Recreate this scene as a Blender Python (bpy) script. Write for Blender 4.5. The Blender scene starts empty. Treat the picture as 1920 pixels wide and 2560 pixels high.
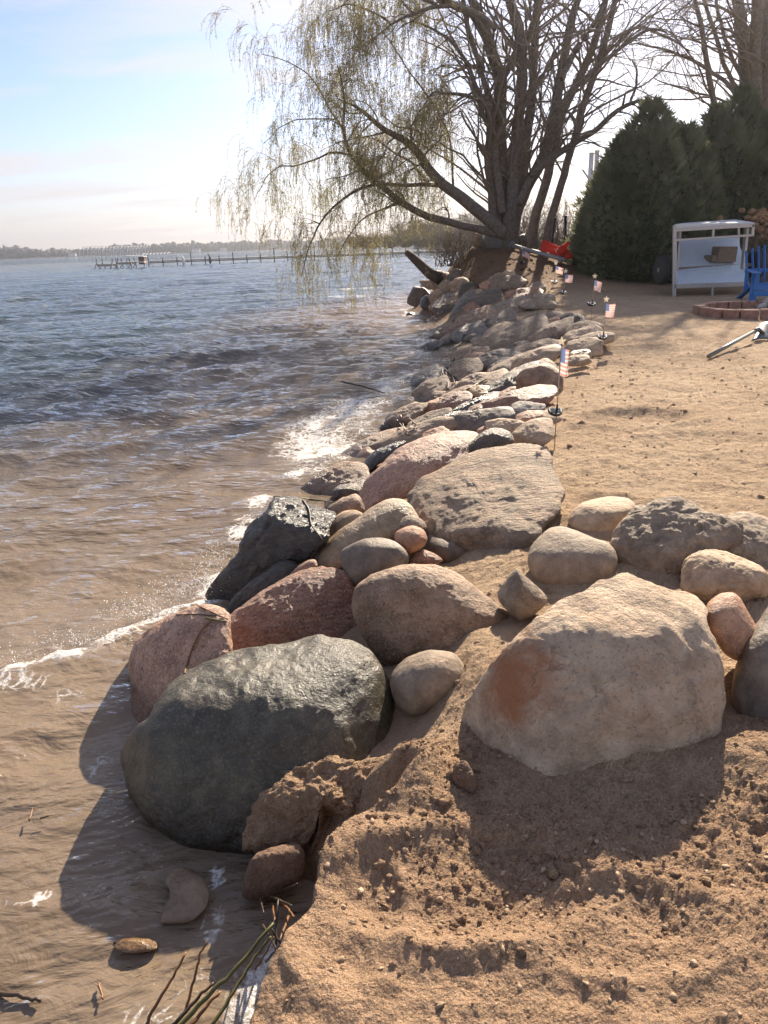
import bpy, math, random
import numpy as np
from mathutils import Vector, Matrix
random.seed(7); rng = np.random.default_rng(7)
SC = bpy.context.scene
COL = SC.collection
RAD = math.radians

# ------------------------------------------------------------------ camera
CAM_Z = 2.05; PITCH = RAD(19.83); ROLL = RAD(-2.0)
F_PX = 1850.0                      # focal length in pixels of a 1920 x 2560 frame
cam_data = bpy.data.cameras.new("camera"); cam = bpy.data.objects.new("camera", cam_data); COL.objects.link(cam)
cam_data.sensor_fit = 'VERTICAL'; cam_data.sensor_height = 24.0; cam_data.lens = 24.0 * F_PX / 2560.0
cam_data.clip_start = 0.05; cam_data.clip_end = 9000
CAM_M = Matrix.Rotation(math.pi/2 - PITCH, 3, 'X') @ Matrix.Rotation(ROLL, 3, 'Z')
cam.matrix_world = Matrix.Translation((0, 0, CAM_Z)) @ CAM_M.to_4x4()
SC.camera = cam
CAMP = np.array([0, 0, CAM_Z]); RM = np.array(CAM_M)

# ------------------------------------------------------------------ light
SUN_AZ, SUN_EL = 20.0, 29.5
world = bpy.data.worlds.new("World"); SC.world = world; world.use_nodes = True
SC.view_settings.view_transform = 'Standard'; SC.view_settings.look = 'None'
SC.view_settings.exposure = 1.42; SC.view_settings.gamma = 1.0
SC.cycles.sample_clamp_indirect = 4.0; SC.cycles.sample_clamp_direct = 12.0
SC.cycles.max_bounces = 8; SC.cycles.transparent_max_bounces = 16
SC.cycles.caustics_reflective = False; SC.cycles.caustics_refractive = False
def setup_world():
    nt = world.node_tree; N = nt.nodes; L = nt.links
    bg = N['Background']; bg.inputs['Strength'].default_value = 0.070
    sky = N.new('ShaderNodeTexSky'); sky.sky_type = 'NISHITA'; sky.sun_disc = False
    sky.sun_elevation = RAD(SUN_EL); sky.sun_rotation = RAD(SUN_AZ)
    sky.air_density = 1.0; sky.dust_density = 0.8; sky.ozone_density = 2.6; sky.altitude = 200
    tc = N.new('ShaderNodeTexCoord')
    sep = N.new('ShaderNodeSeparateXYZ'); L.new(tc.outputs['Generated'], sep.inputs[0])
    zz = N.new('ShaderNodeMath'); zz.operation = 'MAXIMUM'; L.new(sep.outputs['Z'], zz.inputs[0]); zz.inputs[1].default_value = 0.0
    ad = N.new('ShaderNodeMath'); ad.operation = 'ADD'; L.new(zz.outputs[0], ad.inputs[0]); ad.inputs[1].default_value = 0.10
    dx = N.new('ShaderNodeMath'); dx.operation = 'DIVIDE'; L.new(sep.outputs['X'], dx.inputs[0]); L.new(ad.outputs[0], dx.inputs[1])
    dy = N.new('ShaderNodeMath'); dy.operation = 'DIVIDE'; L.new(sep.outputs['Y'], dy.inputs[0]); L.new(ad.outputs[0], dy.inputs[1])
    cb = N.new('ShaderNodeCombineXYZ'); L.new(dx.outputs[0], cb.inputs[0]); L.new(dy.outputs[0], cb.inputs[1])
    mp = N.new('ShaderNodeMapping'); L.new(cb.outputs[0], mp.inputs[0])
    mp.inputs['Rotation'].default_value = (0, 0, RAD(24)); mp.inputs['Scale'].default_value = (0.42, 1.1, 1); mp.inputs['Location'].default_value = (3.3, 2.1, 0)
    n1 = N.new('ShaderNodeTexNoise'); L.new(mp.outputs[0], n1.inputs['Vector'])
    n1.inputs['Scale'].default_value = 1.3; n1.inputs['Detail'].default_value = 7; n1.inputs['Roughness'].default_value = 0.55; n1.inputs['Distortion'].default_value = 0.5
    r1 = N.new('ShaderNodeMapRange'); L.new(n1.outputs[0], r1.inputs[0])
    r1.inputs[1].default_value = 0.45; r1.inputs[2].default_value = 0.62; r1.inputs[3].default_value = 0.05; r1.inputs[4].default_value = 0.8
    mix = N.new('ShaderNodeMixRGB'); L.new(r1.outputs[0], mix.inputs[0]); tn = N.new('ShaderNodeMixRGB'); tn.blend_type = 'MULTIPLY'; tn.inputs[0].default_value = 1; L.new(sky.outputs[0], tn.inputs[1]); tn.inputs[2].default_value = (.77, .76, .89, 1); L.new(tn.outputs[0], mix.inputs[1]); mix.inputs[2].default_value = (4.9, 4.65, 4.7, 1)
    # warm, milky band of humid air just above the horizon
    rh = N.new('ShaderNodeMapRange'); L.new(sep.outputs['Z'], rh.inputs[0])
    rh.inputs[1].default_value = 0.0; rh.inputs[2].default_value = 0.13; rh.inputs[3].default_value = 0.75; rh.inputs[4].default_value = 0.0
    mix2 = N.new('ShaderNodeMixRGB'); L.new(rh.outputs[0], mix2.inputs[0]); L.new(mix.outputs[0], mix2.inputs[1]); mix2.inputs[2].default_value = (4.7, 4.2, 4.05, 1)
    L.new(mix2.outputs[0], bg.inputs['Color'])
setup_world()
sd = bpy.data.lights.new("sun", 'SUN'); sun = bpy.data.objects.new("sun", sd); COL.objects.link(sun)
sd.energy = 4.0; sd.angle = RAD(0.55); sd.color = (1.0, 0.87, 0.70)
sun.rotation_euler = (RAD(90 - SUN_EL), 0, RAD(180 - SUN_AZ)); sun.location = (8, 20, 14)

# ------------------------------------------------------------------ pixel helpers (coordinates of the 1659 x 2212 view)
K = 1920 / 1659.0
def ray(x, y):
    return RM @ np.array([(x*K - 960)/F_PX, -(y*K - 1280)/F_PX, -1.0])
def Pz(x, y, z):
    d = ray(x, y); return CAMP + d*(z - CAM_Z)/d[2]
def Py(x, y, Y):
    d = ray(x, y); return CAMP + d*Y/d[1]
ZO = {'D': (0, 0, 1/K), '1': (500, 1060, .48222), '2': (1100, 1150, .49427), '3': (200, 1480, .5425), '4': (0, 1900, .5425),
      '6': (900, 700, .39783), '5': (960, 800, .36167), 'B': (980, 640, .26522), 'R': (560, 0, .40988), 'T': (1180, 0, .44605),
      'S': (1400, 500, .31344), 'U': (1150, 560, .19892), 'Q': (1640, 520, .17178), 'K': (180, 590, .22905)}
def zc(tag, pts):
    if tag == 'D': return [tuple(p) for p in pts]
    a, b, s = ZO[tag]
    return [((a + p[0]*s)/K, (b + p[1]*s)/K) for p in pts]

# ------------------------------------------------------------------ numpy gradient noise
_perm = rng.permutation(256); _perm = np.concatenate([_perm, _perm, _perm])
_g = rng.normal(size=(256, 3)); _g /= np.linalg.norm(_g, axis=1)[:, None]
def noise3(p):
    p = np.asarray(p, float); i = np.floor(p).astype(np.int64); f = p - i; i &= 255
    u = f*f*f*(f*(f*6 - 15) + 10)
    def gr(dx, dy, dz):
        h = _perm[_perm[_perm[(i[:, 0]+dx) & 255] + ((i[:, 1]+dy) & 255)] + ((i[:, 2]+dz) & 255)]
        g = _g[h]
        return g[:, 0]*(f[:, 0]-dx) + g[:, 1]*(f[:, 1]-dy) + g[:, 2]*(f[:, 2]-dz)
    l = lambda a, b, t: a + (b - a)*t
    x00 = l(gr(0,0,0), gr(1,0,0), u[:, 0]); x10 = l(gr(0,1,0), gr(1,1,0), u[:, 0])
    x01 = l(gr(0,0,1), gr(1,0,1), u[:, 0]); x11 = l(gr(0,1,1), gr(1,1,1), u[:, 0])
    return l(l(x00, x10, u[:, 1]), l(x01, x11, u[:, 1]), u[:, 2])*1.6
def fbm(p, oct=4, gain=.5, ridged=False):
    s = 0; a = 1.0; p = np.array(p, float); t = 0
    for o in range(oct):
        n = noise3(p + 17.3*o)
        s = s + a*((1 - 2*np.abs(n)) if ridged else n); t += a
        a *= gain; p = p*2.03
    return s/t
def sstep(a, b, x):
    t = np.clip((x - a)/(b - a), 0, 1); return t*t*(3 - 2*t)

# ------------------------------------------------------------------ object helpers
def tag(o, label=None, cat=None, group=None, kind=None):
    if label: o['label'] = label
    if cat: o['category'] = cat
    if group: o['group'] = group
    if kind: o['kind'] = kind
    return o
def link(name, me, mats=None, parent=None):
    o = bpy.data.objects.new(name, me); COL.objects.link(o)
    for m in (mats if isinstance(mats, (list, tuple)) else [mats] if mats else []): me.materials.append(m)
    if parent: o.parent = parent
    return o
def empty(name, loc=(0, 0, 0), rz=0, label=None, cat=None, group=None):
    o = bpy.data.objects.new(name, None); COL.objects.link(o); o.location = loc; o.rotation_euler = (0, 0, rz); o.empty_display_size = .1
    return tag(o, label, cat, group)
def mesh_np(name, V, F, smooth=True, mi=None):
    V = np.asarray(V, np.float32); F = np.asarray(F, np.int32)
    me = bpy.data.meshes.new(name); k = F.shape[1]
    me.vertices.add(len(V)); me.vertices.foreach_set('co', V.ravel())
    me.loops.add(F.size); me.loops.foreach_set('vertex_index', F.ravel())
    me.polygons.add(len(F)); me.polygons.foreach_set('loop_start', np.arange(0, F.size, k, dtype=np.int32))
    me.polygons.foreach_set('loop_total', np.full(len(F), k, np.int32))
    if mi is not None: me.polygons.foreach_set('material_index', np.asarray(mi, np.int32))
    me.polygons.foreach_set('use_smooth', np.full(len(F), smooth))
    me.update(calc_edges=True); me.validate(); return me
def grid_faces(nr, nc):
    i = np.arange(nr-1)[:, None]*nc + np.arange(nc-1)[None]
    return np.stack([i, i+1, i+nc+1, i+nc], -1).reshape(-1, 4)
def attr(me, name, arr):
    a = me.attributes.new(name, 'FLOAT', 'POINT'); a.data.foreach_set('value', np.asarray(arr, np.float32))
class MB:
    """collects quads / tris (tris are written as degenerate-free separate list) into one mesh"""
    def __init__(s): s.v = []; s.f = []; s.m = []; s.n = 0
    def add(s, V, F, m=0):
        s.v.extend([tuple(p) for p in V])
        for f in F: s.f.append(tuple(i + s.n for i in f)); s.m.append(m)
        s.n += len(V)
    def box(s, c, size, rot=None, m=0):
        x, y, z = [d/2 for d in size]
        P = [Vector((a*x, b*y, c_*z)) for a in (-1, 1) for b in (-1, 1) for c_ in (-1, 1)]
        if rot is not None: P = [rot @ p for p in P]
        c = Vector(c)
        s.add([p + c for p in P], [(0,1,3,2), (4,6,7,5), (0,4,5,1), (2,3,7,6), (0,2,6,4), (1,5,7,3)], m)
    def bar(s, a, b, w, h, m=0, up=(0, 0, 1)):
        a, b = Vector(a), Vector(b); d = b - a; L = d.length; d.normalize()
        x = d.cross(Vector(up))
        if x.length < 1e-4: x = d.cross(Vector((0, 1, 0)))
        x.normalize(); z = x.cross(d)
        R = Matrix((x, d, z)).transposed()
        s.box((a + b)/2, (w, L, h), R, m)
    def tube(s, pts, r, n=6, m=0, cap=True):
        pts = [Vector(p) for p in pts]; N = len(pts)
        rs = r if hasattr(r, '__len__') else [r]*N
        base = s.n; V = []; ref = None
        for i, p in enumerate(pts):
            d = (pts[min(i+1, N-1)] - pts[max(i-1, 0)]).normalized()
            if ref is None: ref = d.orthogonal().normalized()
            ref = (ref - d*ref.dot(d)); ref = ref.normalized() if ref.length > 1e-6 else d.orthogonal().normalized()
            b = d.cross(ref)
            for k in range(n):
                a = 2*math.pi*k/n; V.append(p + (ref*math.cos(a) + b*math.sin(a))*rs[i])
        F = [(i*n+k, i*n+(k+1) % n, (i+1)*n+(k+1) % n, (i+1)*n+k) for i in range(N-1) for k in range(n)]
        if cap: F += [tuple(range(n-1, -1, -1)), tuple((N-1)*n+k for k in range(n))]
        s.add(V, F, m)
    def lathe(s, c, prof, n=16, m=0, rot=None):
        V = []; c = Vector(c)
        for (r, z) in prof:
            for k in range(n):
                a = 2*math.pi*k/n; p = Vector((r*math.cos(a), r*math.sin(a), z))
                V.append(c + (rot @ p if rot is not None else p))
        M = len(prof)
        F = [(i*n+k, i*n+(k+1) % n, (i+1)*n+(k+1) % n, (i+1)*n+k) for i in range(M-1) for k in range(n)]
        F += [tuple(range(n-1, -1, -1)), tuple((M-1)*n+k for k in range(n))]
        s.add(V, F, m)
    def build(s, name, mats, parent=None, smooth=False, bevel=0):
        me = bpy.data.meshes.new(name); me.from_pydata(s.v, [], s.f); me.update()
        o = link(name, me, mats, parent)
        for p, mi in zip(me.polygons, s.m): p.material_index = mi; p.use_smooth = smooth
        if bevel:
            b = o.modifiers.new('bevel', 'BEVEL'); b.width = bevel; b.segments = 2; b.limit_method = 'ANGLE'
        return o

# ------------------------------------------------------------------ materials
def newmat(name):
    m = bpy.data.materials.new(name); m.use_nodes = True
    return m, m.node_tree.nodes, m.node_tree.links, m.node_tree.nodes['Principled BSDF']
def noise_node(N, L, vec, scale, detail=4, rough=.55, dist=0):
    n = N.new('ShaderNodeTexNoise'); L.new(vec, n.inputs['Vector'])
    n.inputs['Scale'].default_value = scale; n.inputs['Detail'].default_value = detail
    n.inputs['Roughness'].default_value = rough; n.inputs['Distortion'].default_value = dist
    return n.outputs[0]
def rng_node(N, L, src, a, b, c=0., d=1.):
    r = N.new('ShaderNodeMapRange'); L.new(src, r.inputs[0])
    for i, v in enumerate((a, b, c, d)): r.inputs[i+1].default_value = v
    return r.outputs[0]
def mixc(N, L, fac, a, b, mode='MIX'):
    m = N.new('ShaderNodeMixRGB'); m.blend_type = mode
    for i, s in ((0, fac), (1, a), (2, b)):
        if hasattr(s, 'links'): L.new(s, m.inputs[i])
        elif isinstance(s, (int, float)): m.inputs[i].default_value = s
        else: m.inputs[i].default_value = (*s, 1)
    return m.outputs[0]
def mathn(N, L, op, a, b=None):
    m = N.new('ShaderNodeMath'); m.operation = op
    for i, s in ((0, a), (1, b)):
        if s is None: continue
        if hasattr(s, 'links'): L.new(s, m.inputs[i])
        else: m.inputs[i].default_value = s
    return m.outputs[0]
def bump_node(N, L, h, strength, dist, prev=None):
    b = N.new('ShaderNodeBump'); L.new(h, b.inputs['Height']); b.inputs['Strength'].default_value = strength; b.inputs['Distance'].default_value = dist
    if prev: L.new(prev, b.inputs['Normal'])
    return b.outputs[0]
def simple(name, col, rough=.6, metal=0, var=.15, scale=6, bump=0, spec=None):
    m, N, L, B = newmat(name)
    pos = N.new('ShaderNodeTexCoord').outputs['Object']
    n = noise_node(N, L, pos, scale, 5)
    c = mixc(N, L, rng_node(N, L, n, .3, .7), tuple(v*(1-var) for v in col), tuple(min(1, v*(1+var)) for v in col))
    L.new(c, B.inputs['Base Color']); B.inputs['Roughness'].default_value = rough; B.inputs['Metallic'].default_value = metal
    if spec is not None: B.inputs['Specular IOR Level'].default_value = spec
    if bump: L.new(bump_node(N, L, n, bump, .02), B.inputs['Normal'])
    return m
SAND = (0.55, 0.37, 0.235)
def rockmat(name, c1, c2, speck=(.6, .55, .5), sp=.25, spscale=160, rough=.75, dust=.3, streak=None, bump=.6, scale=3.0, stain=None, scratch=.25, crk=.4):
    """stone: two-tone mottling, mineral speckle, sand dust caught on its upper side, wet band at the waterline"""
    m, N, L, B = newmat(name)
    g = N.new('ShaderNodeNewGeometry'); pos = g.outputs['Position']
    oi = N.new('ShaderNodeObjectInfo')
    n1 = noise_node(N, L, pos, scale*2.2, 8, .62, .6)
    vec = pos
    if streak:
        mp = N.new('ShaderNodeMapping'); L.new(pos, mp.inputs[0]); mp.inputs['Rotation'].default_value = (.3, .2, streak[0]); mp.inputs['Scale'].default_value = (1, streak[1], streak[1]); vec = mp.outputs[0]
    n2 = noise_node(N, L, vec, scale*5, 7, .65, .4)
    col = mixc(N, L, rng_node(N, L, n1, .36, .64), c1, c2)
    col = mixc(N, L, rng_node(N, L, n2, .48, .72, 0, .7), col, tuple(.45*v for v in c1))
    col = mixc(N, L, rng_node(N, L, n2, .46, .28, 0, .45), col, tuple(min(1, 1.5*v+.03) for v in c2))
    n3 = noise_node(N, L, pos, spscale, 2, .6)
    col = mixc(N, L, rng_node(N, L, n3, .56, .66, 0, sp), col, speck)
    n3b = noise_node(N, L, pos, spscale*.8, 2, .6)
    col = mixc(N, L, rng_node(N, L, n3b, .42, .33, 0, sp*1.2), col, tuple(.3*v for v in c1))
    if stain:                                   # mineral stain: object-space region, its own colour
        scol, sc, sr = stain
        d = N.new('ShaderNodeVectorMath'); d.operation = 'DISTANCE'; L.new(pos, d.inputs[0]); d.inputs[1].default_value = sc
        nn = mathn(N, L, 'MULTIPLY_ADD', noise_node(N, L, pos, 9, 7, .72, .5), -2.2*sr); N_ = nn.node; N_.inputs[2].default_value = 1.1*sr
        q = mathn(N, L, 'ADD', d.outputs['Value'], nn)
        col = mixc(N, L, rng_node(N, L, q, sr, sr*.35, 0, .85), col, scol)
    v = mathn(N, L, 'MULTIPLY_ADD', oi.outputs['Random'], .3); v.node.inputs[2].default_value = .85
    hs = N.new('ShaderNodeHueSaturation'); L.new(v, hs.inputs['Value']); L.new(col, hs.inputs['Color']); col = hs.outputs[0]
    col = mixc(N, L, 1.0, col, (1.08, .985, .85), 'MULTIPLY')
    if dust:
        sx = N.new('ShaderNodeSeparateXYZ'); L.new(g.outputs['Normal'], sx.inputs[0])
        nd = noise_node(N, L, pos, 5, 8, .7, .3)
        da = mathn(N, L, 'ADD', mathn(N, L, 'MULTIPLY', sx.outputs['Z'], .35), nd)
        col = mixc(N, L, rng_node(N, L, da, 1.02 - dust, 1.28 - dust, 0, .9), col, SAND)
    sp2 = N.new('ShaderNodeSeparateXYZ'); L.new(pos, sp2.inputs[0])
    wz = mathn(N, L, 'MULTIPLY_ADD', noise_node(N, L, pos, 4, 4), .22); wz.node.inputs[2].default_value = -.11
    wz = mathn(N, L, 'ADD', sp2.outputs['Z'], wz)
    wet = rng_node(N, L, wz, .18, .05)
    col = mixc(N, L, wet, col, mixc(N, L, 1.0, col, (.45, .42, .40), 'MULTIPLY'))
    # pale mineral scratches and thin fractures
    mps = N.new('ShaderNodeMapping'); L.new(pos, mps.inputs[0]); mps.inputs['Rotation'].default_value = (.5, .2, .9); mps.inputs['Scale'].default_value = (2.2, 9, 9)
    scn = noise_node(N, L, mps.outputs[0], 2.6, 7, .7, .8)
    col = mixc(N, L, rng_node(N, L, scn, .66, .74, 0, scratch), col, (.66, .62, .56))
    dn = N.new('ShaderNodeTexNoise'); dn.inputs['Scale'].default_value = 5; dn.inputs['Detail'].default_value = 5; L.new(pos, dn.inputs['Vector'])
    dv = N.new('ShaderNodeVectorMath'); dv.operation = 'SCALE'; L.new(dn.outputs['Color'], dv.inputs[0]); dv.inputs['Scale'].default_value = .55
    dw = N.new('ShaderNodeVectorMath'); dw.operation = 'ADD'; L.new(pos, dw.inputs[0]); L.new(dv.outputs[0], dw.inputs[1])
    vo = N.new('ShaderNodeTexVoronoi'); vo.feature = 'DISTANCE_TO_EDGE'; vo.inputs['Scale'].default_value = 3.4; L.new(dw.outputs[0], vo.inputs['Vector'])
    frac = mathn(N, L, 'MULTIPLY', rng_node(N, L, vo.outputs[0], .0, .012, 1, 0), rng_node(N, L, n1, .54, .64, 0, crk))
    col = mixc(N, L, frac, col, tuple(.25*v for v in c1))
    L.new(col, B.inputs['Base Color'])
    L.new(rng_node(N, L, wet, 0, 1, rough, .16), B.inputs['Roughness'])
    h = mathn(N, L, 'ADD', mathn(N, L, 'MULTIPLY', n2, .9), mathn(N, L, 'MULTIPLY', noise_node(N, L, pos, 45, 5, .7), .5))
    h = mathn(N, L, 'SUBTRACT', h, mathn(N, L, 'MULTIPLY', frac, .5))
    b1 = bump_node(N, L, h, min(1, bump*1.25), .05)
    b2 = bump_node(N, L, n3, bump*.5, .004, b1)
    L.new(b2, B.inputs['Normal'])
    return m
# ------------------------------------------------------------------ terrain
SHX = np.array([(-6,-3.2),(-2,-1.6),(.4,-.9),(1.2,-.60),(1.48,-.50),(1.87,-.43),(2.1,-.6),(2.63,-1.0),(3.15,-1.15),(4.2,-1.05),(6.5,-.75),(8.8,-.1),(11.5,.5),(15.8,1.05),(20,1.35),(24.5,.95),(26,1.0),(28,2.2),(34,6),(50,13),(90,30),(200,110),(3000,2600)])
CRX = np.array([(-6,-2.4),(-2,-1.),(.4,-.6),(1.12,-.345),(1.3,-.26),(1.5,-.205),(1.62,-.17),(1.72,-.08),(1.85,.02),(1.95,.15),(2.2,.24),(2.5,.38),(2.9,.56),(3.87,.75),(5.5,1.2),(6.7,1.6),(9.3,2.3),(10.7,3.0),(15,3.9),(18,4.2),(20,4.0),(22,3.2),(25,2.8),(27,3.4),(30,5),(36,9),(50,16),(90,33),(200,115),(3000,2610)])
FOOT = [(Pz(1010, 1905, .5), .30, .16, .04), (Pz(1350, 2010, .5), .2, .12, .02), (Pz(760, 1960, .5), .12, .2, .02),
        (Pz(1330, 1110, .5), .25, .3, .03), (Pz(1500, 960, .5), .5, .3, .03), (Pz(1370, 905, .5), .5, .3, .05), (Pz(1350, 770, .5), .8, .5, .05)]
def terrain(x, y, detail=True):
    sh = np.shape(x); x = np.ravel(x).astype(float); y = np.ravel(y).astype(float)
    xs = np.interp(y, SHX[:, 0], SHX[:, 1]); xc = np.interp(y, CRX[:, 0], CRX[:, 1])
    if detail:
        wob = fbm(np.stack([x*3, y*3, 0*x], 1), 4)
        near = sstep(2.2, 1.7, y); x = x + wob*(.05*near + .03)
    u = np.clip((x - xs)/(xc - xs), 0, 1)
    top = .50 + .016*np.clip(y - 8, 0, 30) + .004*np.clip(x, 0, 30)
    near = sstep(2.1, 1.75, y)
    prof = u*.92*(1 - near) + near*sstep(.80, 1.0, u)*1.0
    prof = np.where(u >= 1, 1, prof)
    inland = np.clip(x - xc, 0, 50)
    prof = np.where(u >= 1, np.where(near > .5, 1, .92 + .08*sstep(0, .3, inland)), prof)
    mound = 1.10*np.exp(-((x - 3.6)/3.0)**2 - ((y - 25.5)/4.6)**2)*sstep(.9, 3.2, x)
    mound = mound + .35*np.exp(-((x - 9)/4)**2 - ((y - 27)/4)**2)
    z = prof*top + mound
    # sand heaped against the foot of the large boulders and in the gaps between them
    z = z + .07*np.exp(-((x - 1.35)/.35)**2 - ((y - 1.85)/.2)**2) + .0*x - .05*np.exp(-((x - .02)/.18)**2 - ((y - 2.42)/.2)**2) + .035*np.exp(-((x - .78)/.42)**2 - ((y - 1.90)/.09)**2) + .14*np.exp(-((x - .02)/.13)**2 - ((y - 2.02)/.16)**2) + .06*np.exp(-((x - .42)/.2)**2 - ((y - 2.6)/.35)**2) - .0*x
    below = np.clip(xs - x, 0, 400)
    z = np.where(x < xs, -.10 - np.minimum(.30*below, 1.4), z)
    z = np.where(u <= 0, z, z - .10*(1-u)*sstep(0, .2, 1-u))
    for c, a, b, d in FOOT:
        q = ((x - c[0])/a)**2 + ((y - c[1])/b)**2
        z = z - d*np.exp(-q*q) + .5*d*np.exp(-((np.sqrt(q) - 1.25)/.22)**2)
    if detail:
        w = sstep(.1, .5, u)
        p = np.stack([x, y, 0*x], 1)
        z = z + w*(.030*fbm(p*1.1, 3) + .036*fbm(p*4.5 + 5, 4, .6) * (1 + 0*x))
        rough = .35 + .65*sstep(-.15, .35, fbm(p*1.7 + 31, 3))     # smooth trodden patches against crumbly ones
        fade = 1/(1 + (np.abs(y)/13)**2)
        z = z + w*fade*rough*(0.007*fbm(p*22, 3, .6, True) + .009*fbm(p*55 + 9, 3, .7, True))
        # shovel-turned, rough ground on the shaded slope in front of the pale boulder
        cl = np.exp(-((x - .95)/.75)**2 - ((y - 1.62)/.22)**2)
        z = z + w*cl*.020*(fbm(p*18 + 3, 4, .66, True) - .15)
    return z.reshape(sh)
def build_ground():
    ys = np.concatenate([[-6, -3, -1, 0, .4], np.exp(np.linspace(np.log(.72), np.log(60), 860)), [70, 90, 130, 200, 400, 900, 2600]])
    us = np.concatenate([[-14, -6, -3, -2, -1.4], np.linspace(-.95, .95, 640), [1.4, 2, 3, 6, 14]])
    Yg, U = np.meshgrid(ys, us, indexing='ij'); Xg = np.maximum(Yg, .72)*U
    Z = terrain(Xg, Yg)
    me = mesh_np('ground', np.stack([Xg, Yg, Z], -1).reshape(-1, 3), grid_faces(len(ys), len(us)))
    m, N, L, B = newmat('sand')
    pos = N.new('ShaderNodeNewGeometry').outputs['Position']
    n1 = noise_node(N, L, pos, 1.3, 6); n2 = noise_node(N, L, pos, 11, 6, .65); n3 = noise_node(N, L, pos, 260, 3, .7)
    c = mixc(N, L, rng_node(N, L, n1, .35, .65), (.63, .43, .26), (.80, .58, .37))
    spd = N.new('ShaderNodeSeparateXYZ'); L.new(pos, spd.inputs[0])      # freshly dug, still damp sand at the near end
    dmp = rng_node(N, L, mathn(N, L, 'ADD', spd.outputs['Y'], mathn(N, L, 'MULTIPLY', noise_node(N, L, pos, 2.1, 6, .6), 2.2)), 4.2, 2.7)
    c = mixc(N, L, dmp, c, mixc(N, L, rng_node(N, L, n1, .35, .65), (.47, .285, .165), (.60, .38, .228)))
    c = mixc(N, L, rng_node(N, L, n2, .5, .72, 0, .6), c, (.27, .16, .09))
    c = mixc(N, L, rng_node(N, L, n3, .53, .68, 0, .6), c, (.66, .50, .36))
    c = mixc(N, L, rng_node(N, L, n3, .45, .32, 0, .5), c, (.20, .115, .065))
    n4 = noise_node(N, L, pos, 120, 4, .75)
    c = mixc(N, L, rng_node(N, L, n4, .50, .64, 0, .45), c, (.70, .54, .38)); c = mixc(N, L, rng_node(N, L, n4, .45, .32, 0, .4), c, (.24, .14, .08))
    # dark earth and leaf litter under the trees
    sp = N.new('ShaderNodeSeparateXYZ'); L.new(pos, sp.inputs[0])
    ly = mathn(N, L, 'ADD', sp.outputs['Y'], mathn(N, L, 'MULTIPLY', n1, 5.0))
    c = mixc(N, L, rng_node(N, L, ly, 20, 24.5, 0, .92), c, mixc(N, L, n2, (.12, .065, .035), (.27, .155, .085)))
    wz = mathn(N, L, 'ADD', sp.outputs['Z'], mathn(N, L, 'MULTIPLY', n2, .10))
    wet = rng_node(N, L, wz, .16, .06)
    c = mixc(N, L, wet, c, (.135, .085, .05))
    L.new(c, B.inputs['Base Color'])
    L.new(rng_node(N, L, wet, 0, 1, .95, .35), B.inputs['Roughness']); B.inputs['Specular IOR Level'].default_value = .25
    vor = N.new('ShaderNodeTexVoronoi'); L.new(pos, vor.inputs['Vector']); vor.inputs['Scale'].default_value = 130
    h = mathn(N, L, 'ADD', mathn(N, L, 'MULTIPLY', vor.outputs['Distance'], -.35), mathn(N, L, 'MULTIPLY', noise_node(N, L, pos, 75, 5, .7), 1.0))
    b0 = bump_node(N, L, mathn(N, L, 'ADD', noise_node(N, L, pos, 190, 3, .7), mathn(N, L, 'MULTIPLY', noise_node(N, L, pos, 420, 2, .6), .5)), 1.0, .012)
    b1 = bump_node(N, L, h, 1.0, .026, b0)
    b2 = bump_node(N, L, noise_node(N, L, pos, 14, 6, .6), .6, .08, b1)
    L.new(b2, B.inputs['Normal'])
    o = link('ground', me, m); tag(o, kind='structure')
    return m
SANDM = build_ground()

# ------------------------------------------------------------------ water
WAVES = []
for lam, amp, ang in [(3.3,.046,-64),(2.3,.052,-70),(2.0,.036,-60),(1.55,.026,-78),(1.25,.024,-58),(1.0,.018,-36),(.82,.016,-78),(.66,.012,-100),(.55,.010,-52),(.45,.008,-70),(.36,.0065,-30),(.30,.005,-95),(.24,.004,-62),(.19,.003,-80),(.15,.0022,-45)]:
    WAVES.append((2*math.pi/lam, amp, RAD(ang + rng.normal()*4), rng.uniform(0, 6.28)))
CREST = np.array([Pz(x, y, .05)[:2] for x, y in ((-120, 1470), (0, 1452), (90, 1432), (180, 1412), (270, 1362), (350, 1315), (440, 1292))])
def seg_dist(x, y, poly):
    best = np.full(x.shape, 1e9)
    for a, b in zip(poly[:-1], poly[1:]):
        d = b - a; t = np.clip(((x-a[0])*d[0] + (y-a[1])*d[1])/(d@d), 0, 1)
        best = np.minimum(best, np.hypot(x - a[0] - t*d[0], y - a[1] - t*d[1]))
    return best
FOAMP = [(Pz(x, y, 0), rx, ry, s) for x, y, rx, ry, s in ((690,960,.50,.8,.78),(760,880,.45,1.0,.68),(640,1030,.12,.25,.7),(560,1085,.14,.25,.6),(520,1150,.10,.2,.65),(930,735,.2,1.0,.5),(800,800,.15,1.2,.4),(690,915,.5,.8,.6),(835,835,.25,.9,.6),(905,770,.25,1.0,.4),
        (470,1245,.16,.25,.8),(440,1290,.1,.2,.7),(40,1500,.22,.10,.55),(140,1520,.15,.08,.4),(575,1890,.05,.07,.9),(590,2090,.05,.10,1.0),(560,2130,.05,.08,.9),(520,2190,.06,.08,.8),(430,2120,.14,.08,.45),(320,2200,.12,.06,.4),(470,1890,.05,.06,.6),(455,2000,.05,.1,.5),
        (40,1950,.06,.03,.5),(90,1940,.05,.05,.55),(200,1640,.1,.15,.35),(60,1400,.3,.1,.3),(760,640,2.2,.7,.4),(700,630,2,.5,.3),(770,625,1.5,.5,.55),(820,570,3,2,.55))]
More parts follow.
